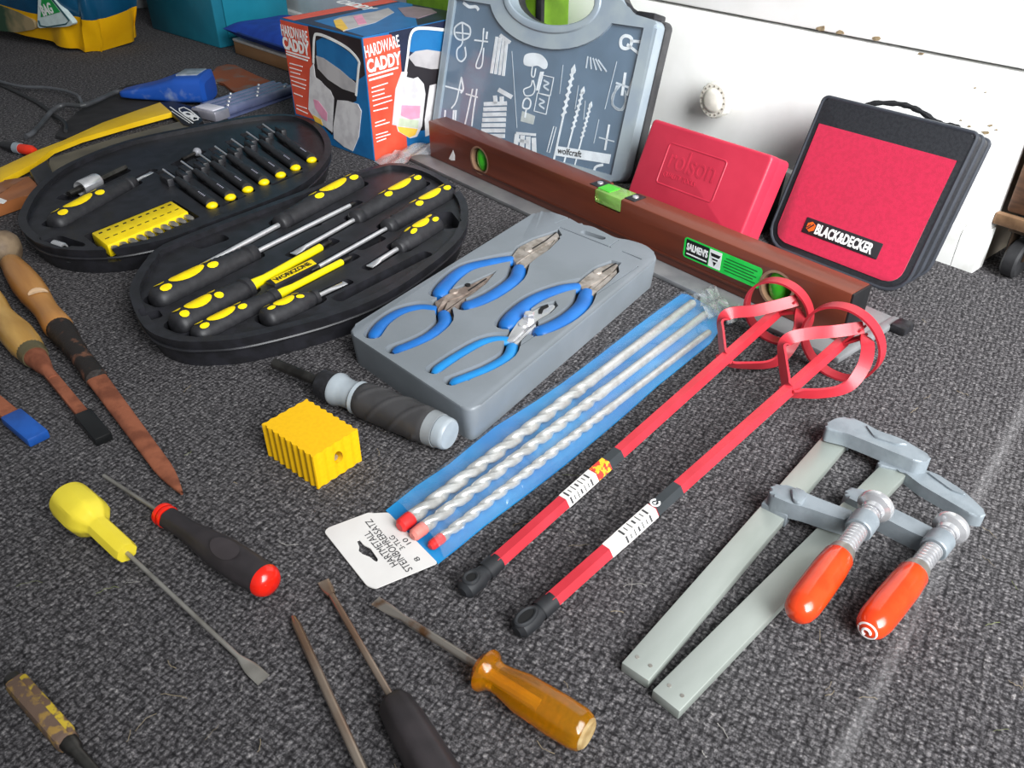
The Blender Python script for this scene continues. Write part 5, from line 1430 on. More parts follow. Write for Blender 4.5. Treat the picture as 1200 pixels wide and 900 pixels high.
cyl_patch(b, f(0.20), 0, 0.014, 0.008, lambda x: 0.0134, 0.2, 22, 0.0006); mk('thumb_pad', b.mesh('thumb_pad'), mat('pad_black', '#3a3436', 0.55), gp)
for t in (0.565, 0.59):
    b = MB(); b.lathe([(f(t), 0), (f(t), 0.00858), (f(t) + 0.0012, 0.00918), (f(t) + 0.0036, 0.00888), (f(t) + 0.0036, 0)], 26); T.part('collar_ring', b, REDG)
b = MB(); b.lathe([(f(0.575), 0), (f(0.575), 0.00703), (f(0.607), 0.00629), (f(0.607), 0)], 20); T.part('nose', b, REDG)
b = MB(); b.lathe([(f(0.60), 0), (f(0.60), 0.00163), (f(0.995), 0.00163), (f(1.0), 0.00074), (f(1.0), 0)], 12); T.part('shaft', b, STEEL)
# amber handled screwdriver -----------------------------------------
T = tool('screwdriver', 'old screwdriver with a translucent amber fluted handle and a rusty shaft', 'screwdriver', (684, 858), (440, 704), 0.0142, 0.0118)
L_ = T.L; f = lambda t: L_ * t
AMBER = mat('amber_resin', '#e29a10', 0.14, col2='#d48a0a', trans=0.75, ior=1.48, scale=20)
prof = [(-0.003, 0), (-0.003, 0.00840), (-0.001, 0.01134), (0.003, 0.01277), (f(0.10), 0.01327), (f(0.26), 0.01260), (f(0.33), 0.01025), (f(0.375), 0.00924), (f(0.40), 0.01050), (f(0.42), 0.01344), (f(0.435), 0.01361), (f(0.455), 0.01050), (f(0.462), 0.00504), (f(0.462), 0)]
b = MB(); b.lathe(prof, 36, mod=lambda a_, x: 1 if x > f(0.40) else 0.93 + 0.07 * abs(math.cos(4 * a_))); hd_ = T.part('handle', b, AMBER, ang=45)
b = MB(); b.lathe([(0.030, 0.0), (0.030, 0.00252), (f(0.45), 0.00269), (f(0.45), 0)], 10); mk('tang', b.mesh('tang'), mat('yellow_tang', '#e8c21c', 0.4), hd_)
b = MB(); b.lathe([(-0.0034, 0), (-0.0034, 0.00840), (-0.002, 0.01008), (-0.0015, 0.01008), (-0.0015, 0)], 24); T.part('worn_end', b, mat('chalky_amber', '#94794c', 0.7, col2='#ab9468', scale=120))
b = MB(); b.lathe([(f(0.455), 0), (f(0.455), 0.00286), (f(0.80), 0.00286), (f(0.86), 0.00218), (f(0.86), 0)], 14); blade_tip(b, f(0.855), f(1.0), 0.0023, 0.0040, 0.0006); T.part('shaft', b, mat('rust_spotted_steel', '#a59d94', 0.35, 0.85, col2='#7b5a40', scale=70, lo=0.5, hi=0.66))
# screwdriver with a black fluted handle at the front edge ----------
T = tool('screwdriver', 'screwdriver with a black handle and brown tinged steel shaft beside the loose shank', 'screwdriver', (556, 984), (379, 681), 0.0150, 0.004)
L_ = T.L; f = lambda t: L_ * t
BST = mat('tarnished_steel', '#b3a698', 0.25, 0.7, col2='#8a6f5c', scale=30, stretch=(0.3, 1, 1))
b = MB(); b.lathe([(0, 0), (0, 0.00860), (0.003, 0.01290), (f(0.15), 0.01376), (f(0.36), 0.01247), (f(0.445), 0.01075), (f(0.46), 0.00860), (f(0.462), 0.00516), (f(0.462), 0)], 32, mod=lambda a_, x: 0.96 + 0.04 * math.cos(6 * a_)); T.part('handle', b, SBLK, ang=50)
b = MB(); b.lathe([(f(0.45), 0.00241), (f(0.93), 0.00241), (f(0.93), 0)], 12); blade_tip(b, f(0.925), f(1.0), 0.0028, 0.0042, 0.0006); T.part('shaft', b, BST)
# long shank whose handle lies outside ------------------------------
T = tool('screwdriver', 'long bare brown tinged steel shank lying next to the black handled screwdriver', 'screwdriver', (474, 1010), (343, 722), 0.0140, 0.0035)
L_ = T.L; f = lambda t: L_ * t
b = MB(); b.lathe([(0, 0), (0, 0.009), (0.003, 0.0125), (f(0.20), 0.013), (f(0.235), 0.010), (f(0.235), 0)], 24); T.part('handle', b, SBLK)
b = MB(); b.lathe([(f(0.22), 0.0030), (f(0.95), 0.0030), (f(0.995), 0.0016), (f(1.0), 0)], 12); T.part('shaft', b, BST)
# worn yellow wooden tool at the front corner -----------------------
T = tool('wood_chisel', 'old chisel with chipped yellow paint on its worn square handle', 'chisel', (14, 795), (86, 876), 0.011, 0.009)
L_ = T.L; f = lambda t: L_ * t
WORN = mat('chipped_yellow_paint', '#b49a2c', 0.55, col2='#5f4a3c', scale=130, lo=0.45, hi=0.55, bump=0.3)
WORN2 = mat('worn_brown_wood', '#5d4a3e', 0.7, col2='#8a6d36', scale=140, lo=0.5, hi=0.62, bump=0.3)
b = MB(); b.box((L_ * 0.5, 0, 0), (L_ * 0.86, 0.0125, 0.014), 0.003, mi=0); T.part('handle', b, WORN2)
b = MB(); b.box((L_ * 0.52, 0.0040, 0.0056), (L_ * 0.80, 0.0045, 0.0038), 0.0014); T.part('paint_strip', b, WORN)
b = MB(); b.lathe([(f(0.90), 0), (f(0.90), 0.00540), (f(1.02), 0.00468), (f(1.05), 0.00324), (f(1.6), 0.00302), (f(1.6), 0)], 14); T.part('blade', b, DSTEEL)
b = MB(); b.lathe([(f(0.0), 0), (f(0.0), 0.00504), (f(0.10), 0.00590), (f(0.10), 0)], 14); T.part('end_band', b, DSTEEL)
# wooden handled file ------------------------------------------------
T = tool('wood_file', 'long rusty half round file with a turned wooden handle and black bound neck', 'file', (12, 307), (213, 578), 0.019, 0.004)
L_ = T.L; f = lambda t: L_ * t
WOODH = mat('varnished_beech', '#b98448', 0.38, col2='#a06b35', scale=40, stretch=(0.15, 1, 1), coat=0.2)
prof = [(-0.004, 0), (-0.004, 0.00528), (-0.001, 0.00924), (0.006, 0.01188), (f(0.07), 0.01452), (f(0.14), 0.01628), (f(0.20), 0.01540), (f(0.25), 0.01302), (f(0.29), 0.01250), (f(0.33), 0.01364), (f(0.365), 0.01452), (f(0.375), 0.01320), (f(0.375), 0)]
b = MB(); b.lathe(prof, 28); hw_ = T.part('handle', b, WOODH, ang=60)
b = MB(); cyl_patch(b, f(0.235), 0.002, 0.006, 0.011, lambda x: 0.0142 if x < f(0.235) else 0.0136, 0.0, 16, 0.0006); mk('paper_label', b.mesh('paper_label'), mat('worn_label', '#d8b48e', 0.5), hw_)
BURNT = mat('charred_binding', '#1f1a18', 0.6, col2='#6b4634', scale=70, lo=0.56, hi=0.68, bump=0.5, bscale=200)
b = MB(); b.lathe([(f(0.365), 0), (f(0.365), 0.01320), (f(0.40), 0.01338), (f(0.44), 0.01144), (f(0.455), 0.01038), (f(0.475), 0.01100), (f(0.49), 0.00924), (f(0.55), 0.00986), (f(0.60), 0.01012), (f(0.605), 0)], 22); T.part('bound_neck', b, BURNT, ang=60)
b = MB()
w0 = lambda u: 0.0092 * (1 - 0.25 * u) if u < 0.8 else 0.0092 * 0.80 * (1 - ((u - 0.8) / 0.2) ** 1.6 * 0.85)
b.grid(lambda u, v: V((f(0.585) + (L_ - f(0.585)) * u, w0(u) * math.cos(2 * math.pi * v), (0.0042 - 0.0018 * u) * (1.0 if math.sin(2 * math.pi * v) > 0 else 0.8) * abs(math.sin(2 * math.pi * v)) ** 0.7 * (1 if math.sin(2 * math.pi * v) > 0 else -1))), 22, 25)
b.prism([(f(0.585), -0.009), (f(0.587), -0.009), (f(0.587), 0.009), (f(0.585), 0.009)], -0.0035, 0.0042); T.part('blade', b, RUST, ang=60)
# rounded end of another handle --------------------------------------
T = tool('turned_handle', 'grey weathered ball end of a wooden tool handle by the file', 'tool handle', (-60, 292), (16, 292), 0.0222)
b = MB(); b.lathe([(0, 0), (0, 0.012), (T.L * 0.5, 0.013), (T.L * 0.62, 0.0165), (T.L * 0.75, 0.0215), (T.L * 0.9, 0.0225), (T.L * 1.0, 0.0185), (T.L * 1.06, 0.0105), (T.L * 1.08, 0)], 28); T.part('ball_end', b, mat('weathered_wood', '#84715a', 0.6, col2='#6a5846', scale=60))
b = MB(); b.lathe([(T.L * 0.56, 0.0), (T.L * 0.56, 0.0150), (T.L * 0.60, 0.0160), (T.L * 0.60, 0)], 24); T.part('turned_ring', b, mat('weathered_dark', '#5c4c3d', 0.6))
# wooden handled chisel with a black tip cap -------------------------
T = tool('wood_chisel', 'chisel with a pale turned handle, rusty neck and black plastic tip guard', 'chisel', (-40, 320), (121, 514), 0.0240, 0.005)
L_ = T.L; f = lambda t: L_ * t
PALEW = mat('pale_ash_wood', '#c39a55', 0.36, col2='#a97f3e', scale=50, stretch=(0.2, 1, 1), coat=0.2)
b = MB(); b.lathe([(-0.01, 0), (-0.01, 0.00968), (0.0, 0.01496), (f(0.14), 0.01584), (f(0.24), 0.01452), (f(0.31), 0.01188), (f(0.36), 0.01320), (f(0.43), 0.01602), (f(0.50), 0.01540), (f(0.545), 0.01320), (f(0.55), 0)], 28); T.part('handle', b, PALEW, ang=60)
b = MB(); b.lathe([(f(0.535), 0), (f(0.535), 0.01338), (f(0.56), 0.01320), (f(0.575), 0.01188), (f(0.575), 0)], 24); T.part('ferrule', b, mat('tarnished_brass', '#7d7458', 0.45, 0.7))
b = MB(); b.lathe([(f(0.57), 0), (f(0.57), 0.01100), (f(0.62), 0.00836), (f(0.66), 0.00546), (f(0.70), 0.00484), (f(0.70), 0)], 20); b.box((f(0.79), 0, 0), (f(0.24), 0.0105, 0.0055), 0.001); T.part('blade', b, RUST)
b = MB(); b.box((f(0.945), 0, 0.0), (f(0.12), 0.0150, 0.0090), 0.0015); T.part('tip_guard', b, mat('black_sleeve_plastic', '#141516', 0.35))
# rusty chisel with a blue tip cap -----------------------------------
T = tool('wood_chisel', 'rusty chisel blade ending in a bright blue plastic tip guard', 'chisel', (-70, 418), (48, 516), 0.0150, 0.006)
L_ = T.L; f = lambda t: L_ * t
b = MB(); b.lathe([(-0.10, 0), (-0.10, 0.014), (-0.04, 0.016), (f(0.10), 0.014), (f(0.10), 0)], 24); T.part('handle', b, PALEW)
b = MB(); b.box((f(0.45), 0, 0), (f(0.75), 0.0145, 0.0060), 0.0012); T.part('blade', b, RUST)
b = MB(); b.box((f(0.86), 0, 0.0), (f(0.25), 0.0185, 0.0095), 0.0018); T.part('tip_guard', b, mat('blue_guard', '#1f55a6', 0.4, col2='#1a4a94', scale=60), None, 'bright blue tip guard')

# ================================================================ things further back
# yellow sleeved handsaw
SZ = 0.012
T = Thing('hand_saw', 'hand saw in a yellow and black card sheath lying behind the tool kit', 'saw', frame(G(60, 215), G(200, 150) - G(60, 215)))
b = MB(); b.prism(T.p2([(58, 186), (120, 166), (215, 141), (240, 150), (200, 165), (110, 195), (70, 212), (55, 205)], SZ), SZ - 0.002, SZ, 0.0004); T.part('blade', b, mat('dull_steel', '#6f6858', 0.55, 0.15, col2='#5d574a', scale=16))
b = MB(); b.prism(T.p2([(0, 198), (45, 177), (75, 166), (120, 145), (160, 131), (188, 121), (202, 133), (150, 147), (95, 163), (62, 176), (52, 184), (42, 192), (0, 214)], SZ), SZ - 0.006, SZ + 0.0022, 0.001); T.part('yellow_sheath', b, mat('sheath_yellow', '#edc21e', 0.45, col2='#e2b512', scale=14))
b = MB(); b.prism(T.p2([(187, 121), (204, 120), (229, 127), (238, 142), (230, 150), (215, 147), (202, 134)], SZ), SZ - 0.006, SZ + 0.002, 0.001); tipc = T.part('black_sheath_end', b, mat('sheath_black', '#1b1a1c', 0.45))
def sh_line(A, B, w, name='print_line', m=WHITEP):
    z = SZ + 0.0024
    a, b_ = T.P(*A, z), T.P(*B, z); d = b_ - a; n = V((-d.y, d.x, 0)).normalized() * w / 2
    bb = MB(); bb.prism([(a - n)[:2], (b_ - n)[:2], (b_ + n)[:2], (a + n)[:2]], z - 0.0006, z); mk(name, bb.mesh(name), m, tipc)
z = SZ + 0.0024
hexo = [(210, 127), (215, 125.5), (223, 129.5), (232, 137), (232, 140), (227, 141), (217, 135.5), (210.5, 130)]
q = [V((*p, z)) for p in T.p2(hexo, z)]
b = MB(); b.tube(q, 0.0011, square=True, sh=0.3, closed=True); mk('logo_outline', b.mesh('logo_outline'), WHITEP, tipc)
a, b_ = T.P(212, 131.5, z), T.P(227, 140.5, z); d = b_ - a
o = text(T, 'CK', Matrix.Identity(4), 0.017, WHITEP, 'lettering', tipc, bold=0.0012, ext=0.0001)
xs = [v.co.x for v in o.data.vertices]
o.data.transform(flat(a.x, a.y, z, math.atan2(d.y, d.x)) @ Matrix.Diagonal((d.length / (max(xs) - min(xs)), 1, 1, 1)) @ Matrix.Translation((-min(xs), 0, 0)))
sh_line((199, 125), (226, 144), 0.0022); sh_line((201, 130), (222, 144), 0.0014)
b = MB(); b.prism(T.p2([(34, 199), (55, 186), (62, 203), (62, 211), (48, 218), (42, 214)], 0.022), 0.004, 0.022, 0.003); T.part('handle_clip', b, BLACKP)
b = MB(); b.prism(round_poly(T.p2([(-40, 230), (0, 212), (35, 205), (44, 217), (46, 225), (20, 232), (0, 239), (-40, 252)], 0.018), 0.006, 3), 0.002, 0.018, 0.005, seg=3); T.part('wooden_handle', b, mat('saw_handle_wood', '#9b5f36', 0.4, col2='#84502d', scale=30, stretch=(0.3, 1, 1), coat=0.2))
b = MB(); b.prism(T.p2([(-40, 252), (0, 238), (44, 224), (45, 228), (0, 246), (-40, 262)], 0.006), 0.001, 0.006, 0.001); T.part('sheath_edge', b, MATS['sheath_yellow'])
b = MB(); b.prism(T.p2([(0, 232), (8, 235), (4, 238), (-3, 238)], 0.0184), 0.0175, 0.0186); T.part('white_print', b, WHITEP)
# red nosed marker
T = tool('marker_pen', 'small black pen with a clear collar and red end', 'pen', (3, 170), (41, 177.5), 0.0090)
b = MB(); b.lathe([(0, 0), (0, 0.006), (T.L * 0.42, 0.0085), (T.L * 0.42, 0)], 16); T.part('barrel', b, BLACKP)
b = MB(); b.lathe([(T.L * 0.42, 0), (T.L * 0.42, 0.0092), (T.L * 0.58, 0.0088), (T.L * 0.58, 0)], 16); T.part('collar', b, mat('smoky_clear', '#8e98a0', 0.2))
b = MB(); b.lathe([(T.L * 0.58, 0), (T.L * 0.58, 0.008), (T.L * 0.9, 0.0085), (T.L * 1.0, 0.005), (T.L, 0)], 16); T.part('red_end', b, mat('marker_red', '#e2341c', 0.35))
# blue power tool with its cable
TZ_ = 0.0
T = Thing('power_tool', 'scuffed blue corded power tool with a silver label on its top', 'power tool', frame(G(236, 133), G(126, 133) - G(236, 133)))
BLUEP = mat('scuffed_blue', '#1c4ea6', 0.45, col2='#8a9ab8', scale=22, lo=0.6, hi=0.78)
Lt = (G(126, 133) - G(236, 133)).length
sec = [(0.0, 0.040, 0.0, 0.050), (0.03, 0.052, 0.0, 0.066), (0.30, 0.050, 0.0, 0.064), (0.45, 0.044, 0.002, 0.052), (0.62, 0.036, 0.004, 0.040), (0.85, 0.028, 0.006, 0.030), (0.97, 0.020, 0.008, 0.024), (1.0, 0.010, 0.011, 0.020)]
b = MB()
def tb(u, v):
    i = u * (len(sec) - 1); k = min(int(i), len(sec) - 2); t = i - k
    x0, w0_, l0, h0 = sec[k]; x1, w1_, l1, h1 = sec[k + 1]
    x = x0 + (x1 - x0) * t; w_ = w0_ + (w1_ - w0_) * t; lo_ = l0 + (l1 - l0) * t; hi_ = h0 + (h1 - h0) * t
    a_ = 2 * math.pi * v; c_, s_ = math.cos(a_), math.sin(a_)
    sq = lambda q: math.copysign(abs(q) ** 0.45, q)
    return V((Lt * x, 0.8 * w_ * sq(c_) - 0.075, 0.005 + 0.74 * ((lo_ + hi_) / 2 + (hi_ - lo_) / 2 * sq(s_))))
b.grid(lambda u, v: tb(v, u), 36, 22, closed_u=True)
for k in (0.0, 1.0):
    vs = [tb(k, j / 36) for j in range(36)]; b._add(vs, [tuple(range(36))])
T.part('body', b, BLUEP, ang=50)
b = MB(); b.prism([(Lt * 0.06, -0.100), (Lt * 0.29, -0.098), (Lt * 0.31, -0.056), (Lt * 0.08, -0.056)], 0.0515, 0.0545, 0.0004); T.part('silver_label', b, mat('silver_label', '#b3bcc4', 0.35, 0.4, col2='#98a2ab', scale=70))
CABLE = mat('grey_black_cable', '#3f4042', 0.45, col2='#55565a', scale=20)
b = MB(); cp_ = [V((Lt * 0.96, -0.075, 0.018)), V((Lt * 1.06, -0.07, 0.018))] + [T.I @ G(x, y, z_) for x, y, z_ in ((100, 123, 0.02), (76, 123, 0.016), (62, 129, 0.0125), (50, 143, 0.006), (38, 156, 0.005), (30, 160, 0.005))]
b.tube(smooth_open(cp_, 6), 0.0042, seg=10); T.part('cable', b, CABLE)
b = MB(); b.tube(smooth_open([G(x, y) + V((0, 0, z_)) for x, y, z_ in ((-20, 95, 0.0035), (0, 101, 0.0035), (20, 110, 0.0035), (45, 123, 0.0035), (60, 134, 0.0035), (67, 141, 0.0060), (74, 147, 0.0095), (79, 153, 0.0095), (79, 160, 0.0095))], 6), 0.0034, seg=8)
solo('black_cable', 'thin black cable curving over the carpet and under the blue tool cable', 'cable', b, mat('black_cable', '#262729', 0.5), Matrix.Identity(4))
b = MB(); b.tube(smooth_open([G(*p) + V((0, 0, 0.0105)) for p in ((-15, 96), (10, 104), (30, 108), (55, 109), (75, 112), (90, 117), (95, 121))], 6), 0.0030, seg=8)
b.tube(smooth_open([G(95, 121) + V((0, 0, 0.0105)), G(97, 124) + V((0, 0, 0.003)), G(99, 127) + V((0, 0, 0.003))], 4), 0.0030, seg=8)
solo('grey_cable', 'thin grey cable looping above the black cable at the carpet', 'cable', b, mat('grey_cable', '#55575b', 0.5), Matrix.Identity(4))
# dark mat the power tool lies on
b = MB(); b.prism([tuple(G(*p)[:2]) for p in ((75, 150), (100, 128), (150, 103), (200, 96), (222, 100), (222, 114), (190, 128), (150, 141), (110, 156), (80, 166), (66, 163))], 0.0, 0.006, 0.001)
solo('cloth_bag', 'flat black cloth bag under the blue power tool', 'bag', b, mat('black_cloth', '#1d1c1e', 0.9, col2='#262527', scale=40, bump=0.3), Matrix.Identity(4))
# rusty plate
b = MB(); b.prism([tuple(G(*p, 0.006)[:2]) for p in ((226, 96), (240, 91), (247, 86), (254, 78), (266, 75), (276, 76), (300, 88), (318, 95), (300, 101), (279, 110), (271, 105), (263, 98), (254, 95.5), (243, 97), (230, 101))], 0.001, 0.006, 0.0012)
solo('rusty_plate', 'flat rusty brown metal plate with a hooked neck behind the blue tool', 'metal plate', b, mat('heavy_rust', '#8a4a2c', 0.85, 0.1, col2='#6d6a64', scale=18, lo=0.55, hi=0.72, bump=0.3, bscale=200), Matrix.Identity(4))
# clear blister strip
o_ = G(268, 140); T = Thing('blister_pack', 'clear ribbed plastic blister tube with a silver end clip behind the kit', 'plastic pack', frame(o_, G(350, 112) - o_))
L_ = (G(350, 112) - o_).length
LAV = mat('lavender_clear_plastic', '#7f86a8', 0.15, col2='#6c7396', trans=0.35, scale=30, coat=0.5)
for k in range(4):
    b = MB(); b.tube([V((0.0, 0.012 + 0.017 * k, 0.011)), V((L_, 0.012 + 0.017 * k, 0.011))], 0.0088, seg=12); T.part('tube_rib', b, LAV)
b = MB(); b.box((L_ * 0.5, 0.037, 0.0015), (L_, 0.074, 0.003), 0.001); T.part('backing', b, mat('lavender_card', '#525a7d', 0.5))
for k in range(9):
    b = MB(); b.sphere((L_ * (0.08 + 0.10 * k), 0.012 + 0.017 * (k % 4), 0.0195), 0.0032, 10, 6); T.part('stud', b, CHROME)
b = MB(); b.box((-0.010, 0.032, 0.0100), (0.034, 0.062, 0.018), 0.003); cl = T.part('end_clip', b, mat('silver_clip', '#b9b8c4', 0.3, 0.6, col2='#a5a4b2', scale=40))
b = MB(); b.box((-0.010, 0.032, 0.0195), (0.027, 0.046, 0.002), 0.0008); mk('clip_label', b.mesh('clip_label'), mat('pale_label', '#d5d3dc', 0.5), cl)
# polythene wrap at the end of the flat bar
b = MB(); e0 = W(0.845, 0.30, 0.0)
b.grid(lambda u, v: W(0.770 - 0.046 * u, 0.352 - 0.100 * v, (0.0015 if 0.352 - 0.100 * v > 0.312 else 0.0072) + 0.006 * abs(math.sin(5 * u + 6 * v)) * min(1, 6 * v)), 18, 18)
solo('polythene_wrap', 'crumpled clear polythene over the end of the grey bar', 'plastic wrap', b, film('polythene', '#eef0f0', 0.30, 0.25, 0.2, 1.0, 30), Matrix.Identity(4), ang=80)
# teal metal locker
o_ = G(258, 57); xL = G(187, 36) - o_; xL.z = 0; xL.normalize(); xR = V((-xL.y, xL.x, 0))
if xR.dot(G(300, 40) - o_) < 0:
    xR = -xR
TEAL = mat('teal_enamel', '#1c7a92', 0.45, col2='#186d84', scale=10)
M = frame(o_, xR)
T = Thing('teal_locker', 'teal painted metal locker standing on the carpet at the back', 'locker', M)
s2 = 1.0 if (M.to_3x3() @ V((0, 1, 0))).dot(xL) > 0 else -1.0
b = MB(); b.box((0.1, s2 * 0.16, 0.35), (0.20, 0.32, 0.70), 0.004); T.part('body', b, TEAL)
b = MB(); b.box((0.11, -s2 * 0.0025, 0.35), (0.17, 0.005, 0.66), 0.0015); dr = T.part('door', b, mat('teal_door', '#1f8aa3', 0.42, col2='#1b8098', scale=10))
b = MB(); b.box((0.17, -s2 * 0.010, 0.36), (0.012, 0.014, 0.09), 0.003); mk('handle', b.mesh('handle'), STEEL, dr)
# plank with a blue cushion
o_ = G(276, 63); x_ = G(345, 87) - o_
T = Thing('wooden_plank', 'short pale wooden plank with a white painted top behind the printed carton', 'plank', frame(o_, x_))
b = MB(); b.box((0.18, 0.075, 0.0145), (0.36, 0.15, 0.027), 0.002); T.part('board', b, mat('pine_board', '#9a7350', 0.6, col2='#86613f', scale=20, stretch=(0.2, 1, 1)))
b = MB(); b.box((0.18, 0.075, 0.0305), (0.362, 0.152, 0.006), 0.002); T.part('painted_top', b, mat('dirty_white', '#cfccc8', 0.55))
b = MB()
def cu(u, v):
    sx, sy = 2 * u - 1, 2 * v - 1
    e = max(0, 1 - abs(sx) ** 4) ** 0.5 * max(0, 1 - abs(sy) ** 4) ** 0.5
    return e
for sg_ in (1, -1):
    b.grid(lambda u, v: V((0.02 - 0.035 + 0.37 * u, -0.012 + 0.165 * v, 0.0535 + sg_ * 0.021 * cu(u, v) * (1 + 0.08 * math.sin(13 * u + 7 * v)))), 22, 16)
C_ = Thing('blue_cushion', 'royal blue padded cushion lying on the white topped plank', 'cushion', T.M)
C_.part('pad', b, mat('royal_blue_fabric', '#1a44a8', 0.75, col2='#163c98', scale=30, bump=0.1), ang=80)
b = MB(); b.tube([V((0.02 - 0.035 + 0.185 + 0.185 * math.copysign(abs(math.cos(t)) ** 0.45, math.cos(t)), 0.0705 + 0.0825 * math.copysign(abs(math.sin(t)) ** 0.45, math.sin(t)), 0.0535)) for t in [2 * math.pi * k / 40 for k in range(40)]], 0.003, seg=8, closed=True); C_.part('seam_piping', b, mat('blue_piping', '#163880', 0.7))
# dark green tool bag above the cushion
o_ = G(322, 36, 0.0)
T = Thing('green_tool_bag', 'dark green tool bag with a hanging strap behind the carton', 'bag', frame(T.M @ V((0.20, 0.36, 0)), x_))
DGR = mat('dark_green_canvas', '#1d3a38', 0.8, col2='#17302f', scale=50, bump=0.2)
b = MB(); b.box((0.13, 0.09, 0.15), (0.34, 0.18, 0.30), 0.03, seg=4); T.part('body', b, DGR)
b = MB(); b.tube(smooth_open([V((-0.01, -0.012, 0.27)), V((0.0, -0.03, 0.2)), V((0.01, -0.028, 0.13)), V((0.03, -0.012, 0.10))], 6), 1.0, square=True, sw=0.014, sh=0.003); T.part('strap', b, DGR)
b = MB(); b.box((0.0, -0.03, 0.235), (0.03, 0.012, 0.03), 0.003); T.part('buckle', b, STEEL)
# lime green bag between carton and wall
LIME = mat('lime_fabric', '#7fae28', 0.6, col2='#729e22', scale=40, bump=0.1)
T = wall_thing('lime_bag', 'lime green bag with black edging standing at the wall behind the carton', 'bag', 1.045, 0.0965)
b = MB(); b.box((0.19, 0.032, 0.17), (0.38, 0.062, 0.335), 0.012, seg=3); T.part('body', b, LIME)
b = MB(); b.box((0.374, 0.002, 0.17), (0.014, 0.008, 0.338), 0.003); T.part('side_edging', b, BLACKR)
b = MB(); b.box((0.19, 0.032, 0.010), (0.384, 0.067, 0.020), 0.004); T.part('bottom_edging', b, BLACKR)
b = MB(); b.tube(smooth_open([V((0.12, 0.03, 0.33)), V((0.13, 0.03, 0.39)), V((0.19, 0.03, 0.405)), V((0.25, 0.03, 0.39)), V((0.26, 0.03, 0.33))], 6), 0.006, seg=8); T.part('carry_handle', b, BLACKR)
# navy and yellow plastic sack
o_ = G(108, 66); x_ = o_ - G(-60, 36)
T = Thing('plastic_sack', 'full navy blue plastic sack with a yellow bottom band and green triangle mark', 'sack', frame(o_, x_))
NAVY = mat('navy_plastic', '#0f4767', 0.28, col2='#0c3d5a', scale=12, bump=0.35, bscale=9, coat=0.3)
SYEL = mat('sack_yellow', '#e0a90c', 0.25, col2='#d49c08', scale=12, bump=0.35, bscale=14, coat=0.3)
x0s, x1s = -0.62, 0.015
YSD = 0.19
def sack(u, v):
    # u around, v up
    a_ = 2 * math.pi * u; c_, s_ = math.cos(a_), math.sin(a_)
    sq = lambda q, e: math.copysign(abs(q) ** e, q)
    bul = 0.90 + 0.10 * math.sin(min(1, v * 4) * math.pi / 2)
    W_ = (x1s - x0s) / 2 * bul
    D_ = YSD / 2 * bul
    x = (x0s + x1s) / 2 + W_ * sq(c_, 0.42); y = YSD / 2 + D_ * sq(s_, 0.42) - 0.01
    # the corner sags lowest, both ends of the bottom ride up a little; creases
    lift = 0.060 * max(0, -x / 0.6) ** 0.8 + 0.02 * max(0, y - 0.05) / 0.2
    x += 0.006 * math.sin(17 * a_ + 11 * v) * (1 - v); y += 0.008 * math.sin(13 * a_ - 9 * v) * (1 - v) ** 2
    return V((x, y, -0.0038 + lift * (1 - v) + 0.50 * v + 0.012 * math.sin(5 * a_) * v * (1 - v)))
NV = 40
b = MB(); b.grid(sack, 96, NV, closed_u=True, mifn=lambda i, j: 1 if j < 5 + round(0.8 * math.cos(2 * math.pi * i / 96)) else 0)
b._add([sack(k / 96, 0) for k in range(96)], [tuple(range(96))], 1); b._add([sack(k / 96, 1) for k in range(96)], [tuple(range(96))], 0)
bod = T.part('sack_body', b, [NAVY, SYEL], ang=80)
# triangle mark on the front
FS = Matrix(((1, 0, 0, 0), (0, 0, -1, -0.012), (0, 1, 0, 0), (0, 0, 0, 1)))
SF = Fr(T.M @ FS)
def sm(name, pts, lay, m, r=0.0):
    q = SF.p2(pts); q = round_poly(q, r, 4) if r else q
    b = MB(); b.prism(q, -0.012, 0.0006 * lay, M=FS); return T.part(name, b, m, bod)
sm('white_triangle', [(44, 33), (45, -8), (56, -8), (87, 28), (80, 31)], 1, mat('triangle_white', '#cfe0de', 0.35), 0.012)
sm('green_triangle', [(48.5, 20), (49.5, -8), (54, -8), (71, 14)], 3, mat('triangle_green', '#1f9a4c', 0.35))
ln = SF.p2([(46, 24), (48, 30), (56, 31.5), (78, 28), (82, 24), (58, -6)])
b = MB(); b.tube([FS @ V((*p, 0.0018)) for p in ln], 0.0012, square=True); mk('outline', b.mesh('outline'), mat('triangle_dark', '#1d4a52', 0.4), bod)
a, b_ = SF.P(52, 18.5), SF.P(64, 14.5); d = b_ - a
o = text(T, 'BAG', Matrix.Identity(4), 0.030, WHITEP, 'lettering', bod, bold=0.001)
xs = [v.co.x for v in o.data.vertices]
o.data.transform(FS @ flat(a.x, a.y, 0.0022, math.atan2(d.y, d.x)) @ Matrix.Diagonal((d.length / (max(xs) - min(xs)), 1, 1, 1)) @ Matrix.Translation((-min(xs), 0, 0)))
sm('beige_print', [(-20, 2), (0, 6), (22, 14), (40, 24), (42, 34), (20, 38), (0, 36), (-20, 34)], 2, mat('beige_green_print', '#9c8a68', 0.35, col2='#2f4a38', scale=9, lo=0.45, hi=0.6), 0.01)
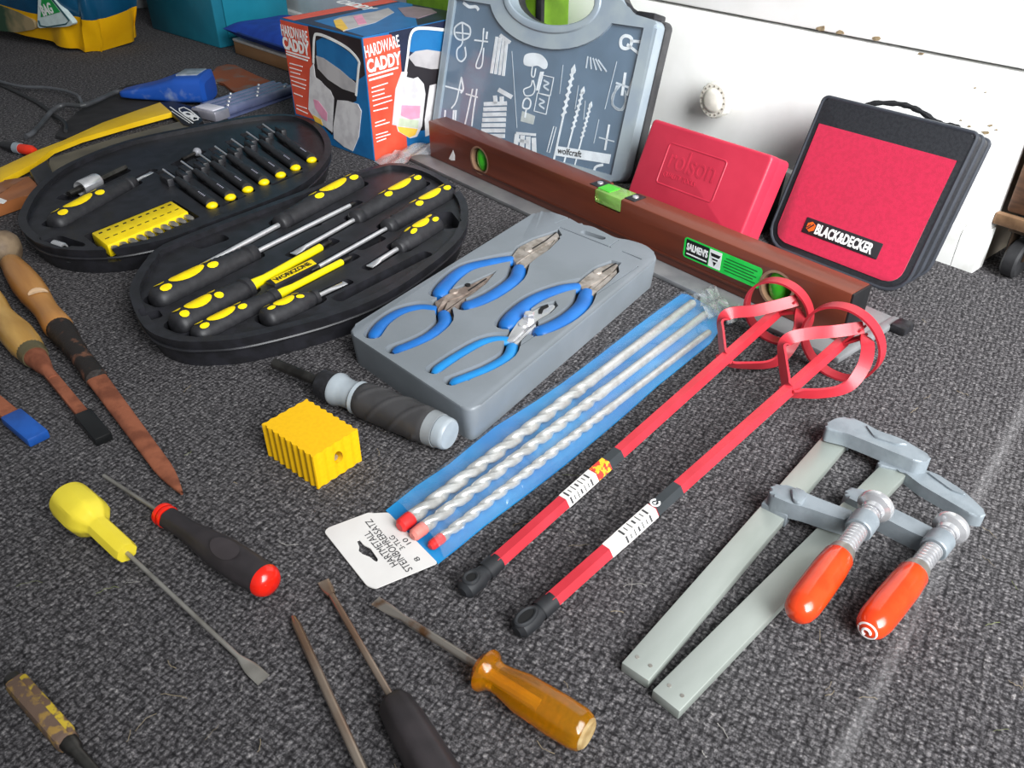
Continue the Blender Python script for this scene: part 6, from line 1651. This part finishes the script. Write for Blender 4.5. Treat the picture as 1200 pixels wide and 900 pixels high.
# white carton behind the sack
b = MB(); b.box((0.0, 0.0, 0.15), (0.11, 0.10, 0.30), 0.004)
T = Thing('white_carton', 'plain whitish carton standing between the sack and the teal locker', 'box', frame(G(166, 10) + V((-0.01, 0.05, 0)), V((1, 0.2, 0))))
T.part('body', b, mat('grey_white_card', '#b9bcbc', 0.6)); b = MB(); b.box((0.0, 0.0, 0.302), (0.112, 0.03, 0.004), 0.001); T.part('tape_strip', b, mat('tape_brown', '#a08a68', 0.4))

# ================================================================ lint, straw and wood chips on the carpet
b = MB()
random.seed(21)
spots = [(0, 630, 26), (385, 690, 10), (430, 780, 12), (600, 620, 16), (640, 555, 14), (730, 690, 16), (690, 640, 14), (1090, 655, 14), (1150, 620, 12), (1075, 480, 12), (620, 860, 16), (650, 885, 12), (840, 850, 10),
         (740, 680, 14), (870, 720, 16), (1060, 750, 10), (350, 640, 14), (470, 730, 12), (960, 740, 10), (1090, 465, 10), (300, 710, 8), (20, 690, 16), (140, 690, 14), (220, 820, 16), (160, 860, 14), (520, 770, 10), (790, 610, 12), (580, 400, 6), (1085, 380, 6), (210, 90, 8), (70, 60, 6), (130, 60, 6), (1120, 460, 10), (680, 560, 14)]
for k in range(45):
    spots.append((random.uniform(0, 1200), 420 + 480 * random.random() ** 0.8, random.uniform(4, 11)))
bpy.context.view_layer.update(); _dg = bpy.context.evaluated_depsgraph_get()
for px, py, s_ in spots:
    c_ = G(px, py); l_ = s_ * 0.0011; an = random.uniform(0, 2 * math.pi); cv = random.uniform(-1.2, 1.2)
    pts = []
    x, y = c_.x, c_.y
    for j in range(6):
        pts.append(V((x, y, 0.0012 + 0.0016 * abs(math.sin(j * 1.3 + an)))))
        x += math.cos(an) * l_ / 5; y += math.sin(an) * l_ / 5; an += cv / 5
    if any(scn.ray_cast(_dg, V((p.x, p.y, 0.4)), V((0, 0, -1)))[4].name != 'floor' for p in pts):
        continue                                # only bare carpet carries lint
    b.tube(pts, random.uniform(0.00012, 0.00028), seg=4, mi=random.choice((0, 0, 1, 2)))
o = solo('straw_lint', 'scattered pale straw and lint fibres on the carpet', 'lint', b, [mat('straw', '#80745f', 0.8), mat('white_lint', '#a09d98', 0.8), mat('green_stem', '#6a7048', 0.8)], Matrix.Identity(4))
o['kind'] = 'stuff'
